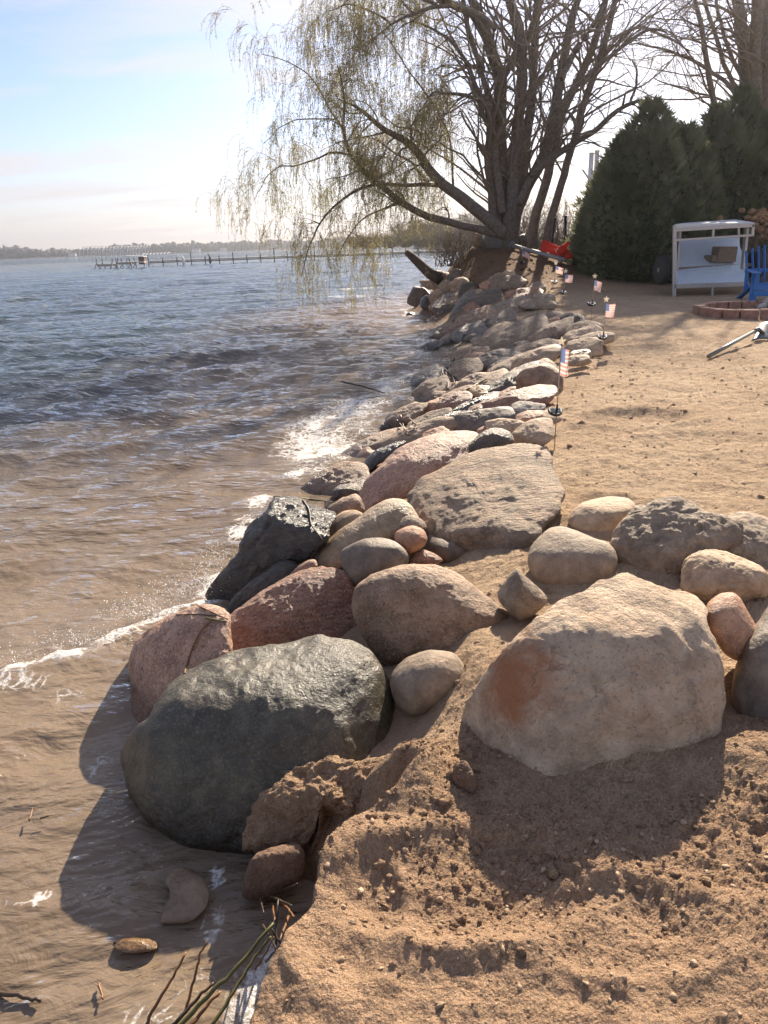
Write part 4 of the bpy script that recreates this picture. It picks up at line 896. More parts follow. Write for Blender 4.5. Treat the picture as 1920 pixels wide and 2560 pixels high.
def adirondack():
    b = hit(1622, 654); rz = RAD(-8)
    root = empty('garden_chair', b, rz, 'bright blue plastic lounge garden chair behind the fire ring, cut off by the right edge', 'garden chair')
    S = 1.0
    def P_(x, y, z): return (x*S, y*S, z*S)
    W = .74
    for sx in (0, 1):
        x = .02 + sx*W
        m = MB(); m.bar(P_(x, .0, -.03), P_(x, 0, .58), .035*S, .14*S, up=(1, 0, 0)); m.build('leg', MT['blue'], root, bevel=.006)
        m = MB(); xo = x + (-.03 if sx == 0 else .03)
        m.add([P_(xo-.015, -.13, .575), P_(xo+.015, -.13, .575), P_(xo+.015, .02, .30), P_(xo-.015, .02, .30), P_(xo-.015, .10, .575), P_(xo+.015, .10, .575)], [(0,1,2,3), (1,0,4,5), (3,2,5,4), (0,3,4), (1,5,2)])
        m.build('arm_bracket', MT['blue'], root)
        m = MB(); m.add([P_(x-.10, -.17, .585), P_(x+.06, -.17, .585), P_(x+.05, .60, .62), P_(x-.04, .60, .62), P_(x-.10, -.17, .61), P_(x+.06, -.17, .61), P_(x+.05, .60, .645), P_(x-.04, .60, .645)], [(3,2,1,0), (4,5,6,7), (0,1,5,4), (1,2,6,5), (2,3,7,6), (3,0,4,7)]); m.build('armrest', MT['blue'], root, bevel=.006)
        m = MB(); m.bar(P_(x, .0, .36), P_(x, .95, .0), .035*S, .11*S, up=(1, 0, 0)); m.build('side_rail', MT['blue'], root, bevel=.006)
        m = MB(); m.bar(P_(x, .56, .62), P_(x, .50, .17), .03*S, .07*S, up=(1, 0, 0)); m.build('back_support', MT['blue'], root, bevel=.004)
    m = MB()
    for k in range(2): m.bar(P_(.0, -.03, .31 - k*.125), P_(W+.04, -.03, .31 - k*.125), .022*S, .115*S)
    m.build('front_apron', MT['blue'], root, bevel=.005)
    m = MB()
    for k in range(6): m.bar(P_(.02, .03 + k*.085, .385 - k*.030), P_(W+.02, .03 + k*.085, .385 - k*.030), .075*S, .022*S)
    m.build('seat', MT['blue'], root, bevel=.004)
    for k in range(7):
        xx = .06 + k*(W - .08)/6; h = 1.12 - .05*abs(k - 3)**1.3*.5
        m = MB(); m.bar(P_(xx, .47, .22), P_(xx + (k-3)*.012, .80, h), .088*S, .022*S, up=(1, 0, 0)); 
        m.build('back_slat', MT['blue'], root, bevel=.004)
    m = MB(); m.bar(P_(0, .63, .62), P_(W+.04, .63, .62), .03*S, .07*S); m.build('back_rail', MT['blue'], root)
adirondack()
def shovel():
    a = Vector(hit(1530, 775)) + Vector((0, 0, .03)); b = Vector(hit(1632, 737)) + Vector((0, 0, .16))
    root = empty('shovel', a, 0, 'grey shovel lying on the sand, handle towards the lake, blade at the right edge', 'shovel')
    d = (b - a).normalized()
    m = MB(); m.tube([(0, 0, 0), tuple((b-a)*.5), tuple(b - a)], [.026, .024, .022], 12); m.build('handle', MT['handle'], root, True)
    # the blade: a flat square pan tipped up on its edge
    Yb = b.y; c0, c1, c2, c3 = [Vector(Py(*zc('Q', [p])[0], yy)) - a for p, yy in (((1398, 1918), Yb - .15), ((1525, 1662), Yb + .30), ((1760, 1650), Yb + .34), ((1690, 1900), Yb - .10))]
    nrm_ = (c1 - c0).cross(c3 - c0).normalized(); m = MB(); V = []
    for i in range(9):
        for j in range(9):
            u, v = i/8, j/8; p = (c0*(1-u) + c3*u)*(1-v) + (c1*(1-u) + c2*u)*v; V.append(p + nrm_*(.03*(2*u - 1)**2))
    m.add(V, [(i*9+j, i*9+j+1, (i+1)*9+j+1, (i+1)*9+j) for i in range(8) for j in range(8)])
    bl = m.build('blade', MT['steel'], root, True); sm = bl.modifiers.new('thickness', 'SOLIDIFY'); sm.thickness = .006
    m = MB(); m.tube([b - a - d*.10, b - a + d*.05, (c0 + c3)*.35 + (c1 + c2)*.15], [.034, .034, .02], 10); m.build('socket', MT['steel'], root, True)
shovel()
def shoe():
    tip = Py(*zc('Q', [(1482, 1440)])[0], 14.9); heel = tip + np.array([.34, .12, -.02])
    root = empty('sneaker', tip, math.atan2(.12, .34), 'worn whitish sneaker on the fire ring, toe pointing left, cut off by the right edge', 'shoe')
    prof = [(0, .03, .035), (.02, .055, .055), (.06, .085, .07), (.11, .10, .085), (.16, .10, .115), (.20, .085, .15), (.26, .08, .16), (.31, .075, .165), (.335, .05, .16)]
    def loft(lo, hi, grow, name, mat):
        V = []; n = 14
        for x, w, h in prof:
            for k in range(n):
                a = 2*math.pi*k/n; yy = math.copysign(abs(math.cos(a))**.7, math.cos(a))*(w*.5 + grow); zz = math.copysign(abs(math.sin(a))**.7, math.sin(a))
                V.append((x - (grow if x == 0 else 0), yy*1.1, lo + (hi(h) - lo)*(.5 + .5*zz)))
        F = [(i*n+k, i*n+(k+1) % n, (i+1)*n+(k+1) % n, (i+1)*n+k) for i in range(len(prof)-1) for k in range(n)] + [tuple(range(n))[::-1], tuple((len(prof)-1)*n+k for k in range(n))]
        m = MB(); m.add(V, F); return m.build(name, mat, root, True)
    loft(-.035, lambda h: h - .02, 0, 'upper', MT['shoe']); loft(-.06, lambda h: -.02, .008, 'sole', MT['sole'])
    m = MB()
    for i in range(4): m.tube([(.13 + .03*i, -.04, .09 + .02*i), (.135 + .03*i, 0, .105 + .02*i), (.13 + .03*i, .04, .09 + .02*i)], .006, 6)
    m.build('laces', MT['sole'], root, True)
shoe()

# ------------------------------------------------------------------ on the mound: fallen pole, drum, netting, red canvas, log, posts
def U(x, y): return zc('U', [(x, y)])[0]
def mound_things():
    g = hit(*U(480, 300)); Y = g[1]
    a = Vector(Py(*U(310, 215), Y)); b = Vector(Py(*U(640, 262), Y + .2))
    m = MB(); m.tube([a, (a*.7 + b*.3), (a*.35 + b*.65), b], [.28, .27, .25, .21], 20); o = m.build('drum', MT['drum'], None, True); tag(o, 'grey cylinder lying on the mound at the left end of the fallen pole', 'drum')
    a = Vector(Py(*U(640, 268), Y - .2)); b = Vector(Py(*U(1325, 452), Y - 1.6))
    root = empty('fallen_pole', a, 0, 'long pale grey pole lying slanted across the mound', 'pole')
    m = MB(); m.tube([(0, 0, 0), tuple(b - a)], .06, 12); m.build('shaft', MT['pipe'], root, True)
    m = MB(); m.lathe((0, 0, 0), [(.06, 0), (.13, .01), (.13, .06), (.06, .07)], 14, 0, (b - a).to_track_quat('Z', 'Y').to_matrix())
    m.build('collar', MT['drum'], root, True)
    m = MB(); m.bar((b - a)*.89 - Vector((0, 0, .16)), (b - a)*.89 + Vector((0, 0, .12)), .06, .06); m.build('bracket', MT['alu'], root)
    # pale lattice crate: hoops of square mesh
    c = Vector(Py(*U(395, 185), Y + .5)); m = MB(); s = np.linalg.norm(np.array(c) - CAMP)*K/F_PX*.1719
    for k in range(9):
        t = -1 + k/4
        m.tube([c + Vector((s*(t*120 + 70*math.cos(a)*.0), .1*math.cos(a), 0)) + Vector((s*55*math.cos(a), .25*math.sin(a)*.0, s*90*math.sin(a)*math.sqrt(max(.15, 1 - t*t*.8)))) for a in np.linspace(.0, math.pi, 9)], .016, 5)
    for k in range(7):
        z = s*90*k/7; hw = s*170*math.sqrt(max(.05, 1 - (k/7)**2)); m.tube([c + Vector((-hw, -.05, z)), c + Vector((hw, -.05, z))], .016, 5)
    o = m.build('lattice_crate', MT['netw'], None, True); tag(o, 'pale lattice netting standing behind the grey cylinder on the mound', 'netting')
    for pts, mt, lab in (([(165,280),(165,170),(200,110),(260,92),(310,120),(325,200),(300,280)], 'brown', 'rounded rock left of the pale lattice netting on the mound'),
                         ([(515,175),(520,120),(600,95),(700,90),(745,120),(735,170),(640,190)], 'dark', 'flat dark rock above the grey cylinder on the mound'),
                         ([(735,270),(735,170),(780,125),(840,140),(860,230),(820,290)], 'dark', 'dark rock right of the grey cylinder on the mound'),
                         ([(600,250),(620,205),(690,190),(735,220),(735,275),(660,285)], 'grey', 'small grey rock at the collar of the fallen pole')):
        P_ = [U(*p) for p in pts]; c = np.mean(P_, 0); q = Py(c[0], c[1], Y + .4)
        o = rock('boulder', P_, (c[0], c[1], q[2]), [(0, -.85, .5)], RM_[mt], bulge=.15, depth=.4, seed=200 + len(pts), nr=20, nth=70); tag(o, lab, 'rock')
    # red canvas
    Yr = hit(*U(1250, 440))[1] - .7
    pts = [U(*p) for p in [(1040,205),(1110,225),(1180,260),(1230,285),(1290,310),(1415,345),(1412,400),(1330,440),(1240,425),(1180,375),(1100,335),(1008,345),(1030,270)]]
    c = np.mean(pts, 0); root = rock('red_canvas', pts, (c[0], c[1], Py(c[0], c[1], Yr)[2]), [(-.1, -.8, .6)], MT['red'], bulge=.06, depth=.12, amp=.05, rough=.05, seed=220, nr=30, nth=120)
    tag(root, 'crumpled red canvas with a raised corner by the evergreen', 'canvas')
    bpy.context.view_layer.update()
    for nm, pl, mt, YY in (('raised_flap', [(1215,330),(1270,275),(1350,218),(1378,225),(1370,260),(1330,330),(1270,395),(1230,385)], 'red', Yr - .25), ('white_lining', [(1188,295),(1240,300),(1225,335),(1255,385),(1300,380),(1302,412),(1240,405),(1205,350)], 'white_cloth', Yr - .12)):
        pp = [U(*p) for p in pl]; c = np.mean(pp, 0)
        o = rock(nm, pp, (c[0], c[1], Py(c[0], c[1], YY)[2]), [(.2, -.9, .3)], MT[mt], bulge=.06, depth=.08, amp=.02, rough=.01, seed=221, nr=16, nth=60)
        w = o.location.copy(); o.parent = root; o.location = w - root.location
    # leaning log
    a = Vector(Py(880, 545, 25.2)); b = Vector(Py(930, 592, 24.4)); e = Vector(Py(952, 603, 24.2))
    m = MB(); m.tube([a, a*.75+b*.25, a*.4+b*.6, b, e], [.10, .13, .15, .17, .18], 12); o = m.build('log', simple('log_wood', (.075, .052, .038), .9, 0, .3, 9, .6), None, True); tag(o, 'broken dark log leaning out over the water from the far rock pile', 'log')
    # fence posts and masts
    for x, y0, y1, r, mt, nm, lab, YY in ((1222, 520, 470, .04, 'black', 'fence_post', 'black fence post just left of the evergreen', 24), (1193, 535, 475, .04, 'black', 'fence_post', 'slanting black fence post behind the red canvas', 24.4),
                                         (1272, 385, 332, .10, 'far_white', 'mast', 'left one of two white masts rising behind the evergreen', 34), (1284, 380, 327, .10, 'far_white', 'mast', 'right one of two white masts rising behind the evergreen', 34)):
        p0 = Vector(Py(x - (4 if y0 == 535 else 0), y0, YY)); p1 = Vector(Py(x + (6 if nm == 'mast' else (6 if y0 == 535 else 0)), y1, YY)); p0.z = min(p0.z, float(terrain(np.array([p0.x]), np.array([p0.y]), False)[0])) - .1
        m = MB(); m.tube([p0, p1], r, 10); m.lathe(p1, [(r*1.25, 0), (r*1.25, .03), (r*.5, .06)], 10); o = m.build(nm, MT[mt], None, True); tag(o, lab, 'post' if nm != 'mast' else 'mast')
    m = MB(); m.tube([Py(1258, 366, 26), Py(1296, 420, 26)], .03, 6); o = m.build('white_boom', MT['far_white'], None, True); tag(o, 'thin white boom slanting down to the left edge of the evergreen', 'boom')
BARK = simple('bark', (.145, .118, .098), .9, 0, .35, 14, .8)
mound_things()

# ------------------------------------------------------------------ reeds, sticks, spray, clods
def stalk(name, pts, z0, z1, r, mt, label, cat, group=None, taper=.6):
    n = len(pts); V = []
    for i, p in enumerate(pts):
        V.append(Pz(p[0], p[1], z0 + (z1 - z0)*i/(n-1)))
    # smooth
    W = []
    for i in range(n-1):
        for t in np.linspace(0, 1, 5, endpoint=False): W.append(V[i]*(1-t) + V[i+1]*t)
    W.append(V[-1]); W = np.array(W)
    for _ in range(3): W[1:-1] = (W[:-2] + 2*W[1:-1] + W[2:])/4
    W[1:-1] += rng.normal(size=(len(W)-2, 3))*r*.25
    m = MB(); m.tube([tuple(p) for p in W], list(np.linspace(r, r*taper, len(W))), 7); o = m.build(name, MT[mt], None, True)
    return tag(o, label, cat, group)
RG = 'reed stalks washed up along the sand bank'
GL = 'thin brown reed stalk in the tangle washed against the sand bank'
stalk('reed_stalk', zc('4', [(640,1290),(700,1160),(780,1030),(858,885)]), .03, .14, .0055, 'reed', 'orange-brown reed stalk with its yellow tip standing in the water, leftmost of the long reeds', 'reed', RG)
stalk('reed_stalk', zc('4', [(855,1160),(895,1010),(920,900),(950,838)]), .03, .16, .0045, 'reed', 'dark-tipped reed stalk, second from the left of the long reeds', 'reed', RG)
stalk('reed_stalk', zc('4', [(760,1290),(960,1085),(1100,950),(1262,752)]), .08, .24, .0075, 'reedg', 'longest thick yellow-brown reed leaning on the sand bank', 'reed', RG)
stalk('reed_stalk', zc('4', [(790,1230),(900,1110),(985,1025)]), .05, .09, .006, 'reedd', 'short dark reed lying along the thick yellow-brown one', 'reed', RG)
stalk('reed_stalk', zc('4', [(870,1240),(950,1135),(1015,1065)]), .04, .07, .006, 'reed', 'short reddish reed between the thick one and the green one', 'reed', RG)
stalk('reed_stalk', zc('4', [(970,1240),(1080,1065),(1180,900),(1250,815)]), .08, .18, .0055, 'reedg', 'green reed curving along the foot of the sand bank', 'reed', RG)
for pts in ([(1265,945),(1272,800),(1282,645)], [(1175,965),(1225,890),(1262,815)], [(1245,625),(1300,650),(1345,672)], [(1300,655),(1330,690),(1355,722)], [(1200,635),(1215,705)], [(1325,890),(1280,830),(1250,775)], [(1210,760),(1290,900)], [(1280,700),(1240,790)], [(1300,600),(1370,570)], [(1330,720),(1290,830)], [(1255,660),(1265,740)], [(1225,930),(1300,845)]):
    stalk('reed_stalk', zc('4', pts), .10, .15 + rng.uniform(0, .08), rng.uniform(.003, .005), ['reedd', 'reed', 'reedd'][rng.integers(3)], GL, 'reed', RG)
stalk('driftwood_stick', zc('4', [(-60,1058),(90,1088),(187,1110)]), .02, .015, .008, 'reedd', 'dark stick floating at the left edge of the picture', 'stick')
stalk('driftwood_stick', zc('4', [(457,1030),(462,1060),(476,1102)]), .012, .012, .0045, 'reed', 'short brown stick floating a little left of the long reeds', 'stick')
stalk('driftwood_stick', zc('4', [(525,842),(590,845),(652,842)]), .012, .012, .0045, 'reedd', 'short dark stick floating over the speckled underwater stone', 'stick')
stalk('driftwood_stick', zc('4', [(135,280),(150,225)]), .012, .012, .004, 'reed', 'tiny reddish twig floating near the left edge', 'stick')
stalk('driftwood_stick', zc('4', [(185,270),(230,255)]), .012, .012, .004, 'reedd', 'tiny dark twig floating in the boulder shadow', 'stick')
stalk('driftwood_stick', zc('D', [(738,824),(790,836),(830,849)]), .10, .04, .014, 'reedd', 'long dark stick drifting in the waves near the bank', 'stick')
stalk('driftwood_stick', zc('D', [(402,946),(415,966)]), .05, .05, .006, 'reedd', 'small twig adrift on the open water', 'stick')
def on_stone(pts, r, mt, label, name='reed_stalk', zs=None, group=None):
    bpy.context.view_layer.update(); dg = bpy.context.evaluated_depsgraph_get(); V = []
    n = []
    for i in range(len(pts)-1):
        for t in np.linspace(0, 1, 5, endpoint=False): n.append((pts[i][0]*(1-t)+pts[i+1][0]*t, pts[i][1]*(1-t)+pts[i+1][1]*t))
    n.append(pts[-1])
    for p in n:
        d = Vector(ray(*p)).normalized(); h, loc, nor, *_ = SC.ray_cast(dg, Vector(CAMP), d)
        V.append(np.array(loc - d*r*1.5) if h else Pz(*p, .2))
    W = np.array(V); 
    for _ in range(2): W[1:-1] = (W[:-2] + W[1:-1]*2 + W[2:])/4
    m = MB(); m.tube([tuple(p) for p in W], list(np.linspace(r, r*.6, len(W))), 6); o = m.build(name, MT[mt], None, True); tag(o, label, 'reed', group)
on_stone(zc('3', [(482,375),(500,310),(520,250),(560,170),(625,118)]), .005, 'reed', 'rust-coloured reed hanging down over the wet pink boulder')
on_stone(zc('3', [(537,60),(600,90),(682,126)]), .005, 'reed', 'orange-brown reed lying slanted across the top of the wet pink boulder')
on_stone(zc('3', [(443,106),(540,102),(640,110)]), .004, 'reedd', 'dark reed lying level across the top of the wet pink boulder')
on_stone(zc('3', [(580,120),(670,136)]), .005, 'reedg', 'short yellowish reed under the slanted one on the wet pink boulder')
on_stone(zc('1', [(385,374),(530,384),(620,395),(697,406)]), .007, 'reedg', 'greenish stick lying level on top of the angular black boulder')
on_stone(zc('1', [(535,396),(568,445),(574,520),(605,560),(640,606)]), .006, 'reedd', 'thin dark root curling down the right of the angular black boulder')
on_stone(zc('6', [(683,475),(700,430),(716,392)]), .012, 'reedp', 'pale stick leaning on the flat brown stone in the middle bank', 'driftwood_stick')
for pts, mt in (([(585,510),(620,420),(655,342)], 'reedd'), ([(530,560),(575,600),(635,628)], 'reedd'), ([(520,590),(600,640)], 'reed'), ([(560,540),(600,660)], 'reedd'), ([(540,580),(560,690)], 'reedd'), ([(600,515),(700,490),(745,468)], 'reedp'), ([(580,545),(690,500)], 'reedp'), ([(515,560),(550,690)], 'reed'), ([(670,690),(740,650),(805,618)], 'reedg'), ([(470,735),(525,748)], 'reedp'), ([(230,880),(290,950)], 'reedd'), ([(255,850),(280,940)], 'reed'), ([(310,870),(350,905)], 'reed'), ([(240,930),(310,975)], 'reedd'), ([(650,342),(700,352)], 'reedd')):
    on_stone(zc('6', pts), .010, mt, 'washed-up twig caught among the middle boulders of the bank', 'driftwood_stick', group='twigs caught among the bank boulders')

def flecks(name, cents, sizes, mat, label=None, squash=.7):
    P = np.array(cents); n = len(P); S = np.array(sizes)
    t = np.array([(1,0,0),(-1,0,0),(0,1,0),(0,-1,0),(0,0,1),(0,0,-1)], float)
    T = np.array([(0,2,4),(2,1,4),(1,3,4),(3,0,4),(2,0,5),(1,2,5),(3,1,5),(0,3,5)])
    # one subdivision for rounder, irregular lumps
    ed = {}; V = [tuple(v) for v in t]; F2 = []
    def mid(a, b):
        k = (min(a, b), max(a, b))
        if k not in ed:
            v = (np.array(V[a]) + np.array(V[b])); v /= np.linalg.norm(v); ed[k] = len(V); V.append(tuple(v))
        return ed[k]
    for a, b, c in T:
        x, y, z = mid(a, b), mid(b, c), mid(c, a); F2 += [(a, x, z), (x, b, y), (z, y, c), (x, y, z)]
    V = np.array(V); F2 = np.array(F2); k = len(V)
    J = V[None]*(1 + rng.normal(size=(n, k, 1))*.30)
    ax = rng.uniform(.65, 1.35, size=(n, 1, 3)); ax[:, :, 2] *= squash
    A = rng.uniform(0, 6.28, n); c_, s_ = np.cos(A)[:, None], np.sin(A)[:, None]
    J = J*ax*S[:, None, None]; X = J[..., 0]*c_ - J[..., 1]*s_; Yy = J[..., 0]*s_ + J[..., 1]*c_; J = np.stack([X, Yy, J[..., 2]], -1) + P[:, None]
    me = mesh_np(name, J.reshape(-1, 3), (F2[None] + (np.arange(n)*k)[:, None, None]).reshape(-1, 3))
    o = link(name, me, mat); tag(o, kind='stuff', label=label, cat=name.replace('_', ' ')); return o
# crumbs of sand
C = []; S = []
def scat(n, cx, cy, sx, sy, smin, smax):
    for _ in range(n):
        x, y = rng.normal(cx, sx), rng.normal(cy, sy)
        if y < .75: continue
        C.append((x, y)); S.append(smin*(smax/smin)**(rng.random()**3.2))
scat(1000, .95, 1.62, .55, .16, .003, .017); scat(350, .25, 1.5, .16, .14, .003, .012); scat(700, .35, 1.35, .6, .3, .0018, .008); scat(900, .10, 2.1, .2, .25, .003, .011); scat(900, 1.6, 3.6, .9, .9, .003, .011); scat(500, .8, 3.1, .3, .4, .003, .01); scat(1100, 3.2, 7.5, 1.5, 2.5, .006, .022); scat(420, 3.4, 22.5, 1.3, 1.6, .02, .09)
C = np.array(C); S = np.array(S); Z = terrain(C[:, 0], C[:, 1]); ok = Z > .36
flecks('sand_crumbs', np.column_stack([C, Z + S*.05])[ok], S[ok], SANDM, 'crumbs and clods of damp sand strewn over the beach')
C = []; S = []
for _ in range(260):
    x, y = rng.normal(.35, .6), rng.normal(1.42, .3)
    if y > .8: C.append((x, y)); S.append(rng.uniform(.003, .0085))
C = np.array(C); S = np.array(S); Z = terrain(C[:, 0], C[:, 1]); ok = Z > .36
flecks('gravel', np.column_stack([C, Z + S*.25])[ok], S[ok], RM_['tan'], 'small pale pebbles scattered on the sand')
# spray thrown up where the waves break on the stones
FOAMM = simple('foam_white', (.82, .78, .72), .4)
C = []; S = []
for x, y, z, n, sx, sy, sz in ((60,1440,.08,260,.30,.03,.035), (200,1405,.10,420,.16,.03,.05), (300,1345,.12,420,.12,.04,.06), (390,1305,.12,380,.10,.04,.07), (450,1270,.10,320,.07,.06,.08), (470,1220,.08,200,.06,.1,.06), (705,1000,.12,90,.05,.10,.04), (765,930,.12,70,.06,.12,.04), (850,840,.15,80,.06,.2,.06), (905,770,.18,70,.08,.3,.07), (950,695,.2,60,.1,.3,.08)):
    c = Pz(x, y, 0); d = np.linalg.norm(c[:2])
    for _ in range(n):
        C.append((rng.normal(c[0], sx), rng.normal(c[1], sy), z*.35 + abs(rng.normal(0, sz)))); S.append(rng.uniform(.0012, .0042)*(d/4)**.6)
flecks('spray', C, S, FOAMM, 'white droplets thrown up where the waves break', 1.0)
# ------------------------------------------------------------------ trees
def tubes_np(P, R, sides=3):
    """P (n, m, 3) polylines, R (n, m) radii -> vertices, quads"""
    n, m, _ = P.shape
    T = np.gradient(P, axis=1); T /= np.linalg.norm(T, axis=2, keepdims=True) + 1e-9
    ref = np.where(np.abs(T[:, :, 2:3]) > .8, np.array([1., 0, 0]), np.array([0, 0, 1.]))
    A = np.cross(T, ref); A /= np.linalg.norm(A, axis=2, keepdims=True) + 1e-9; B = np.cross(T, A)
    an = 2*math.pi*np.arange(sides)/sides
    V = P[:, :, None] + (A[:, :, None]*np.cos(an)[None, None, :, None] + B[:, :, None]*np.sin(an)[None, None, :, None])*R[:, :, None, None]
    idx = np.arange(n*m*sides).reshape(n, m, sides)
    a = idx[:, :-1]; b = idx[:, 1:]
    F = np.stack([a, np.roll(a, -1, 2), np.roll(b, -1, 2), b], -1).reshape(-1, 4)
    return V.reshape(-1, 3), F
class Arr:
    def __init__(s): s.V = []; s.F = []; s.n = 0
    def add(s, V, F): s.V.append(V); s.F.append(F + s.n); s.n += len(V)
    def build(s, name, mat, parent, base, smooth=True):
        V = np.concatenate(s.V) - np.array(base); o = link(name, mesh_np(name, V, np.concatenate(s.F), smooth), mat, parent); return o
def resample(pts, rad, m):
    P = np.array(pts, float); d = np.concatenate([[0], np.cumsum(np.linalg.norm(np.diff(P, axis=0), axis=1))]); t = np.linspace(0, d[-1], m)
    Q = np.stack([np.interp(t, d, P[:, i]) for i in range(3)], 1)
    for _ in range(2): Q[1:-1] = (Q[:-2] + 2*Q[1:-1] + Q[2:])/4
    return Q, np.interp(t, d, rad), d[-1]
def sprout(P, R, count, lmin, lmax, m, spread=.9, up=.25, droop=0., rscale=.45, rmax=.05, s0=.25, wig=.22, side=None):
    """children of many parent polylines (n, mm, 3)"""
    n, mm, _ = P.shape
    L = np.linalg.norm(np.diff(P, axis=1), axis=2).sum(1); w = L/L.sum()
    pi = rng.choice(n, count, p=w); s = s0 + (1 - s0)*rng.random(count)**.8
    f = s*(mm-1); i0 = np.minimum(f.astype(int), mm-2); fr = (f - i0)[:, None]
    p = P[pi, i0]*(1-fr) + P[pi, i0+1]*fr; r = R[pi, i0]*(1-fr[:, 0]) + R[pi, i0+1]*fr[:, 0]
    T = P[pi, i0+1] - P[pi, i0]; T /= np.linalg.norm(T, axis=1)[:, None] + 1e-9
    dr = rng.normal(size=(count, 3)); dr -= (dr*T).sum(1)[:, None]*T; dr /= np.linalg.norm(dr, axis=1)[:, None]
    d = T*(1 - spread*.5) + dr*spread + np.array([0, 0, up]); 
    if side is not None: d = d + np.array(side)
    d /= np.linalg.norm(d, axis=1)[:, None]
    ln = lmin + (lmax - lmin)*rng.random(count)**1.3
    step = (ln/(m-1))[:, None]; out = [p]; q = p
    for k in range(m-1):
        d = d + rng.normal(size=(count, 3))*wig + np.array([0, 0, -droop*(k+1)/(m-1)]); d /= np.linalg.norm(d, axis=1)[:, None]
        q = q + d*step; out.append(q)
    C = np.stack(out, 1); r0 = np.minimum(r*rscale, rmax)*np.minimum(1, ln/(.5*(lmin+lmax))); CR = r0[:, None]*np.linspace(1, .35, m)[None]
    return C, CR
def leaves(P, per, size, wide, jit=.02):
    """narrow leaf blades along polylines"""
    n, m, _ = P.shape; N = n*per
    pi = np.repeat(np.arange(n), per); f = rng.random(N)*(m-1.001); i0 = f.astype(int); fr = (f - i0)[:, None]
    p = P[pi, i0]*(1-fr) + P[pi, i0+1]*fr + rng.normal(size=(N, 3))*jit
    T = P[pi, i0+1] - P[pi, i0]; T /= np.linalg.norm(T, axis=1)[:, None] + 1e-9
    d = T + rng.normal(size=(N, 3))*.6; d /= np.linalg.norm(d, axis=1)[:, None]
    w = np.cross(d, rng.normal(size=(N, 3))); w /= np.linalg.norm(w, axis=1)[:, None] + 1e-9
    s = size*rng.uniform(.6, 1.3, N)[:, None]
    V = np.stack([p, p + d*s*.5 + w*s*wide, p + d*s, p + d*s*.5 - w*s*wide], 1).reshape(-1, 3)
    return V, np.arange(N*4).reshape(N, 4)
def leafmat(name, c, tr=.4):
    m, N, L, B = newmat(name); pos = N.new('ShaderNodeNewGeometry').outputs['Position']
    n = noise_node(N, L, pos, 1.3, 4); c1 = mixc(N, L, rng_node(N, L, n, .35, .65), tuple(v*.7 for v in c), tuple(min(1, v*1.3) for v in c))
    L.new(c1, B.inputs['Base Color']); B.inputs['Roughness'].default_value = .7; B.inputs['Specular IOR Level'].default_value = .2
    t = N.new('ShaderNodeBsdfTranslucent'); L.new(c1, t.inputs['Color']); x = N.new('ShaderNodeMixShader'); x.inputs[0].default_value = tr
    L.new(B.outputs[0], x.inputs[1]); L.new(t.outputs[0], x.inputs[2]); L.new(x.outputs[0], N['Material Output'].inputs['Surface']); return m
TWIG = simple('twig_bark', (.20, .16, .125), .85, 0, .3, 3); TWIGY = simple('willow_twig', (.30, .24, .11), .7, 0, .3, 3)
WLEAF = leafmat('willow_catkins', (.38, .33, .14), .5); CEDAR = leafmat('evergreen_spray', (.17, .185, .11), .4); LIGHT_BLOCK = simple('evergreen_light_block', (.045, .052, .030), .9)
GREYB = simple('grey_bark', (.185, .155, .135), .9, 0, .3, 8, .8)
def limb_world(tagz, trace, Y0, dY=0.0, bend=.5):
    out = []; n = len(trace)
    for i, p in enumerate(zc(tagz, trace)):
        t = i/(n-1); out.append(Py(p[0], p[1], Y0 + dY*t + bend*math.sin(t*5 + dY)))
    return out
def limbs_mesh(name, specs, mat, root, base, M=26):
    a = Arr(); Ps = []; Rs = []
    for pts, r0, r1 in specs:
        Pq, Rq, L = resample(pts, np.linspace(r0, r1, len(pts)), M)
        Rq = Rq*(1 + .08*noise3(Pq*2.3)); Pq[2:-1] += .035*np.stack([noise3(Pq[2:-1]*1.7), noise3(Pq[2:-1]*1.7 + 9), noise3(Pq[2:-1]*1.7 + 20)], 1)*(1 if r0 < .2 else 1.5)
        V, F = tubes_np(Pq[None], Rq[None], 10); a.add(V, F); Ps.append(Pq); Rs.append(Rq)
    a.build(name, mat, root, base); return np.array(Ps), np.array(Rs)
S23 = 23/ (F_PX/K) * 1.04      # metres per view pixel at the willow
